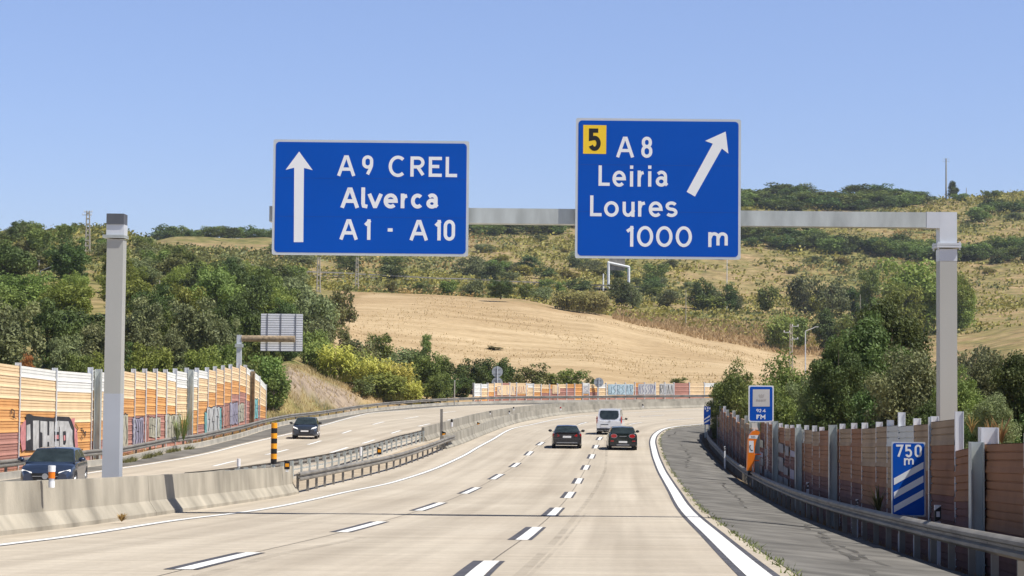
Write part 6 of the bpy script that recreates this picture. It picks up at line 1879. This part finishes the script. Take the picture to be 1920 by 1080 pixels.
belt(1390, 1965, 19, lambda px: BANDY(px) + 9, 650, 900, ['shrub_a', 'shrub_d'], (9, 14), (.5, .65), 'dark green bush in the dense band below the gantry beam', 'dark bush band across the far hillside')

fill(9, 20, 240, 490, 540, ['shrub_a', 'shrub_d', 'shrub_b'], (3.5, 6), 'dark bush on the crest behind the slotted utility pole', 'bushes on the left crest', lambda px, ey, d, x: abs(px - 163) > 14, (.4, .6))
fill(10, 490, 760, 600, 700, ['shrub_a', 'shrub_d', 'shrub_e'], (7, 14), 'dark green shrub in the band below the left blue sign', 'shrubs under the left blue sign', None, (.4, .6))
fill(46, 860, 1960, 600, 990, ['shrub_b', 'shrub_c', 'shrub_c', 'shrub_e'], (5, 10), 'yellowish scrub bush on the dry far hillside behind the gantry beam', 'scrub bushes on the far hillside', None, (.4, .65))
fill(18, 880, 1300, 620, 740, ['shrub_a', 'shrub_d', 'shrub_e'], (6, 11), 'dark green bush on the slope above the hillside road', 'dark bushes above the hillside road', lambda px, ey, d, x: ey > 470)
fill(8, 1800, 1960, 850, 1010, ['shrub_a', 'shrub_d'], (9, 16), 'dark bush near the skyline at the right edge', 'dark bushes at the right skyline', lambda px, ey, d, x: abs(ey - 385) < 24, (.4, .6))
plant('pine', 1788, 336, 30, 1000, 'lone pine on the skyline beside the tall thin utility pole', hmin=5)

# ---- loose plants that nobody could count
def blades(name, n, place, h, w, m, seed, lean=.35):
    r = random.Random(seed); mb = MB(); mb.tint = []
    k = t = 0
    while k < n and t < n * 12:
        t += 1
        q = place(r)
        if q is None: continue
        x, y, z = q; a = r.uniform(0, 6.28); hh = h * r.uniform(.5, 1.4); ww = w * r.uniform(.7, 1.3); c = len(mb.v)
        dx, dy = math.cos(a) * ww, math.sin(a) * ww; lx, ly = r.gauss(0, lean) * hh, r.gauss(0, lean) * hh
        mb.v += [(x - dx, y - dy, z - .03), (x + dx, y + dy, z - .03), (x + lx, y + ly, z + hh)]; mb.tint += [r.uniform(.1, .9)] * 3; mb.face((c, c + 1, c + 2)); k += 1
    o = mb.build(name, m, recalc=False); return tag(o, kind='stuff')
def pl_field(r):
    px = r.uniform(600, 1560); d = 262 + 180 * r.random(); x = (px - 960) / F * d; z = ground(x, d); ey = eff_y(x, d, z)
    if ey < lin(FIELD_TOP, px) + 2: return None
    if noise.noise(Vector((x * .06, d * .03, 2))) < -.05 + r.random() * .3 - .15: return None
    return x, d, z
blades('stubble_grass', 7000, pl_field, .26, .09, L_STUB, 1)
def pl_bank(r):
    px = r.uniform(505, 720); d = r.uniform(172, 225); x = (px - 960) / F * d
    if KB(d) - 1.2 < x: return None
    z = ground(x, d); ey = eff_y(x, d, z)
    if ey < 690: return None
    u = px - 560; e = ey - (695 + u * .42)
    if 0 < e < 46 and r.random() < .8: return None
    return x, d, z
blades('bank_grass', 4500, pl_bank, .36, .05, L_STUB, 2)
def pl_top(r):
    px = r.uniform(1150, 1660); d = 432 + 70 * r.random(); x = (px - 960) / F * d; return x, d, ground(x, d)
blades('track_grass', 12000, pl_top, .8, .16, L_STUB, 3)
def pl_verge(r):
    y = 18 + 70 * r.random() ** 1.6; x = RE(y) + .3 + r.uniform(3.45, 4.6); return x, y, surf(x, y) - .06
blades('verge_weeds', 5200, pl_verge, .17, .012, L_DRY, 4, .6)
def pl_edge(r):
    y = 22 + 150 * r.random(); x = RE(y) + .5 + r.gauss(0, .06)
    return (x, y, surf(x, y)) if noise.noise(Vector((y * .25, 0, 5))) > -.1 else None
blades('shoulder_weeds', 1500, pl_edge, .06, .02, L_SCRUB, 5, .8)
def pl_left(r):
    y = 60 + 110 * r.random(); x = KB(y) - r.uniform(.3, 1.5); return x, y, surf(x, y) - .05
blades('kerbside_weeds', 4500, pl_left, .25, .03, L_DRY, 6, .5)
def pl_kerb(r):
    y = 95 + 20 * r.random(); x = KB(y) + r.gauss(.22, .1); return (x, y, surf(x, y)) if noise.noise(Vector((y * .4, 0, 5))) > -.05 else None
blades('gutter_weeds', 700, pl_kerb, .22, .03, L_SCRUB, 7, .6)
def scatter_scrub():
    r = random.Random(8); mb = MB(); mb.tint = []
    mats = (L_YELLOW, L_SCRUB, L_DRY)
    for i in range(15000):
        px = r.uniform(-60, 1980); d = r.uniform(455, 1020)
        if px < 560: d = r.uniform(330, 640)
        x = (px - 960) / F * d; z = ground(x, d)
        dens = noise.noise(Vector((x * .018, d * .01, 11))) + .5 * noise.noise(Vector((x * .06, d * .03, 5)))
        if dens * 1.4 < r.uniform(-.85, .25): continue
        if px < 560: dens += .1
        mb.use(L_SCRUB if px < 560 and r.random() < .75 else mats[min(2, int(abs(noise.noise(Vector((x * .02, d * .012, 21))) * 3 + r.uniform(.0, 1.45))))])
        R = r.uniform(.9, 2.4) * min(1, d / 750); sc = min(1, d / 800)
        for _ in range(9):
            q = Vector((x + r.gauss(0, R), d + r.gauss(0, R), z + abs(r.gauss(0, R * .45))))
            nrm = Vector((r.gauss(0, 1), r.gauss(0, 1), r.gauss(.6, 1))).normalized(); a = nrm.orthogonal().normalized(); b = nrm.cross(a); s = r.uniform(.4, .95) * sc; n = len(mb.v)
            mb.v += [tuple(q - a * s), tuple(q - b * s * .7), tuple(q + a * s), tuple(q + b * s * .7)]; mb.tint += [min(1, max(0, r.gauss(.5, .25)))] * 4; mb.face((n, n + 1, n + 2, n + 3))
    return tag(mb.build('hillside_scrub', recalc=False), kind='stuff')
scatter_scrub()

# tall weeds against the walls
def weed(px, y0, y1, Y, label, m=L_SCRUB, n=60, spread=.5, seed=1):
    b = at(px, y1, Y); H = at(px, y0, Y).z - b.z; r = random.Random(seed); mb = MB(); mb.tint = []
    for _ in range(n):
        a = r.uniform(0, 6.28); h = H * r.uniform(.4, 1); sp = spread * r.uniform(.2, 1); w = .02 * r.uniform(.8, 2); c = len(mb.v)
        dx, dy = math.cos(a), math.sin(a) * .5
        mb.v += [(-dy * .01, dx * .01, 0), (dy * .01, -dx * .01, 0), (dx * sp * .4 + dy * w, dy * sp * .4 - dx * w, h * .6), (dx * sp * .4 - dy * w, dy * sp * .4 + dx * w, h * .6), (dx * sp, dy * sp, h)]
        mb.tint += [r.uniform(.2, .9)] * 5; mb.face((c, c + 1, c + 2, c + 3)); mb.face((c + 3, c + 2, c + 4))
    o = mb.build('weed', m, recalc=False); o.location = b; return tag(o, label, 'weed')
weed(344, 760, 826, 112.5, 'tall green spiky weed growing beside the steel column of the sunlit wall', L_MID, 70, 1.1, 3)
weed(332, 775, 828, 112, 'grey-green weed left of the steel column of the sunlit wall', L_OLIVE, 60, .7, 4)
weed(228, 960, 978, 41.0, 'small dry weed at the foot of the foreground barrier', L_DRY, 40, .25, 5)
weed(1857, 780, 835, 44, 'dry pale stalks standing behind the low wall at the picture edge', L_DRY, 26, .35, 6)
weed(1878, 770, 832, 43.5, 'taller bundle of dry stalks behind the low wall right of the steel column', L_DRY, 26, .35, 7)
weed(1647, 905, 965, 45, 'leafy weed between the wall and the left edge of the 750 m sign', L_SCRUB, 45, .4, 8)
weed(1822, 770, 812, 45, 'thin dry stalks between the end post and the low wall', L_DRY, 14, .25, 9)
for i, (px, py, s, lab) in enumerate(((1560, 1010, .22, 'grey stone lying under the guardrail left of the 750 m sign'), (1762, 1050, .25, 'grey stone under the guardrail right of the 750 m sign'), (1536, 1003, .16, 'small grey stone in the shade under the guardrail'))):
    Y = (50, 33, 53)[i]; x = RE(Y) + 4.4; r = random.Random(i)
    bm = bmesh.new(); bmesh.ops.create_icosphere(bm, subdivisions=2, radius=s)
    for v in bm.verts: v.co *= 1 + .35 * noise.noise(v.co * 4 + Vector((i, 0, 0))); v.co.z *= .6
    me = bpy.data.meshes.new('stone'); bm.to_mesh(me); bm.free(); me.materials.append(mat('stone', (.3, .29, .28), .9, 0, .2, 6)); o = bpy.data.objects.new('stone', me); COL.objects.link(o)
    o.location = (x, Y, surf(x, Y) - .03); tag(o, lab, 'stone')

# ================================================================== LIGHT
SUN_AZ = math.radians(114); SUN_EL = math.radians(58)
w = bpy.data.worlds.new('World'); SC.world = w; w.use_nodes = True
nt = w.node_tree; bg = nt.nodes['Background']
sky = nt.nodes.new('ShaderNodeTexSky'); sky.sky_type = 'NISHITA'; sky.sun_disc = False
sky.sun_elevation = SUN_EL; sky.sun_rotation = SUN_AZ; sky.air_density = 1.0; sky.dust_density = .3; sky.ozone_density = 4.0; sky.altitude = 100
tc = nt.nodes.new('ShaderNodeTexCoord'); sx = nt.nodes.new('ShaderNodeSeparateXYZ'); nt.links.new(tc.outputs['Generated'], sx.inputs[0])
rp = nt.nodes.new('ShaderNodeValToRGB'); e = rp.color_ramp.elements
e[0].position = 0; e[0].color = (.95, .95, 1.22, 1); e[1].position = .55; e[1].color = (.27, .28, .31, 1)
q = e.new(.20); q.color = (1.33, 1.20, 1.36, 1)
nt.links.new(sx.outputs[2], rp.inputs[0])
mm = nt.nodes.new('ShaderNodeMix'); mm.data_type = 'RGBA'; mm.blend_type = 'MULTIPLY'; mm.inputs[0].default_value = 1
nt.links.new(sky.outputs[0], mm.inputs[6]); nt.links.new(rp.outputs[0], mm.inputs[7])
nt.links.new(mm.outputs[2], bg.inputs[0]); bg.inputs[1].default_value = .1
sd_ = bpy.data.lights.new('sun', 'SUN'); sd_.energy = 5.0; sd_.angle = math.radians(.5); sd_.color = (1, .95, .87)
so = bpy.data.objects.new('sun', sd_); COL.objects.link(so)
S = Vector((math.sin(SUN_AZ) * math.cos(SUN_EL), math.cos(SUN_AZ) * math.cos(SUN_EL), math.sin(SUN_EL)))
so.rotation_euler = S.to_track_quat('Z', 'Y').to_euler()
def haze():
    mb = MB(); mb.box((0, 1485, 58.5), (12000, 3120, 128)); o = mb.build('haze'); tag(o, kind='stuff')
    m = bpy.data.materials.new('summer_haze'); m.use_nodes = True; nt = m.node_tree; nt.nodes.clear()
    out = nt.nodes.new('ShaderNodeOutputMaterial'); v = nt.nodes.new('ShaderNodeVolumePrincipled')
    v.inputs['Color'].default_value = (.80, .87, 1, 1); v.inputs['Density'].default_value = .00011; v.inputs['Anisotropy'].default_value = .2
    nt.links.new(v.outputs[0], out.inputs['Volume']); o.data.materials.clear(); o.data.materials.append(m)
haze()
SC.view_settings.view_transform = 'Standard'; SC.view_settings.look = 'None'; SC.view_settings.gamma = 1; SC.view_settings.exposure = 0.2
SC.render.engine = 'CYCLES'
SC.cycles.use_denoising = True
SC.cycles.max_bounces = 6; SC.cycles.transparent_max_bounces = 8
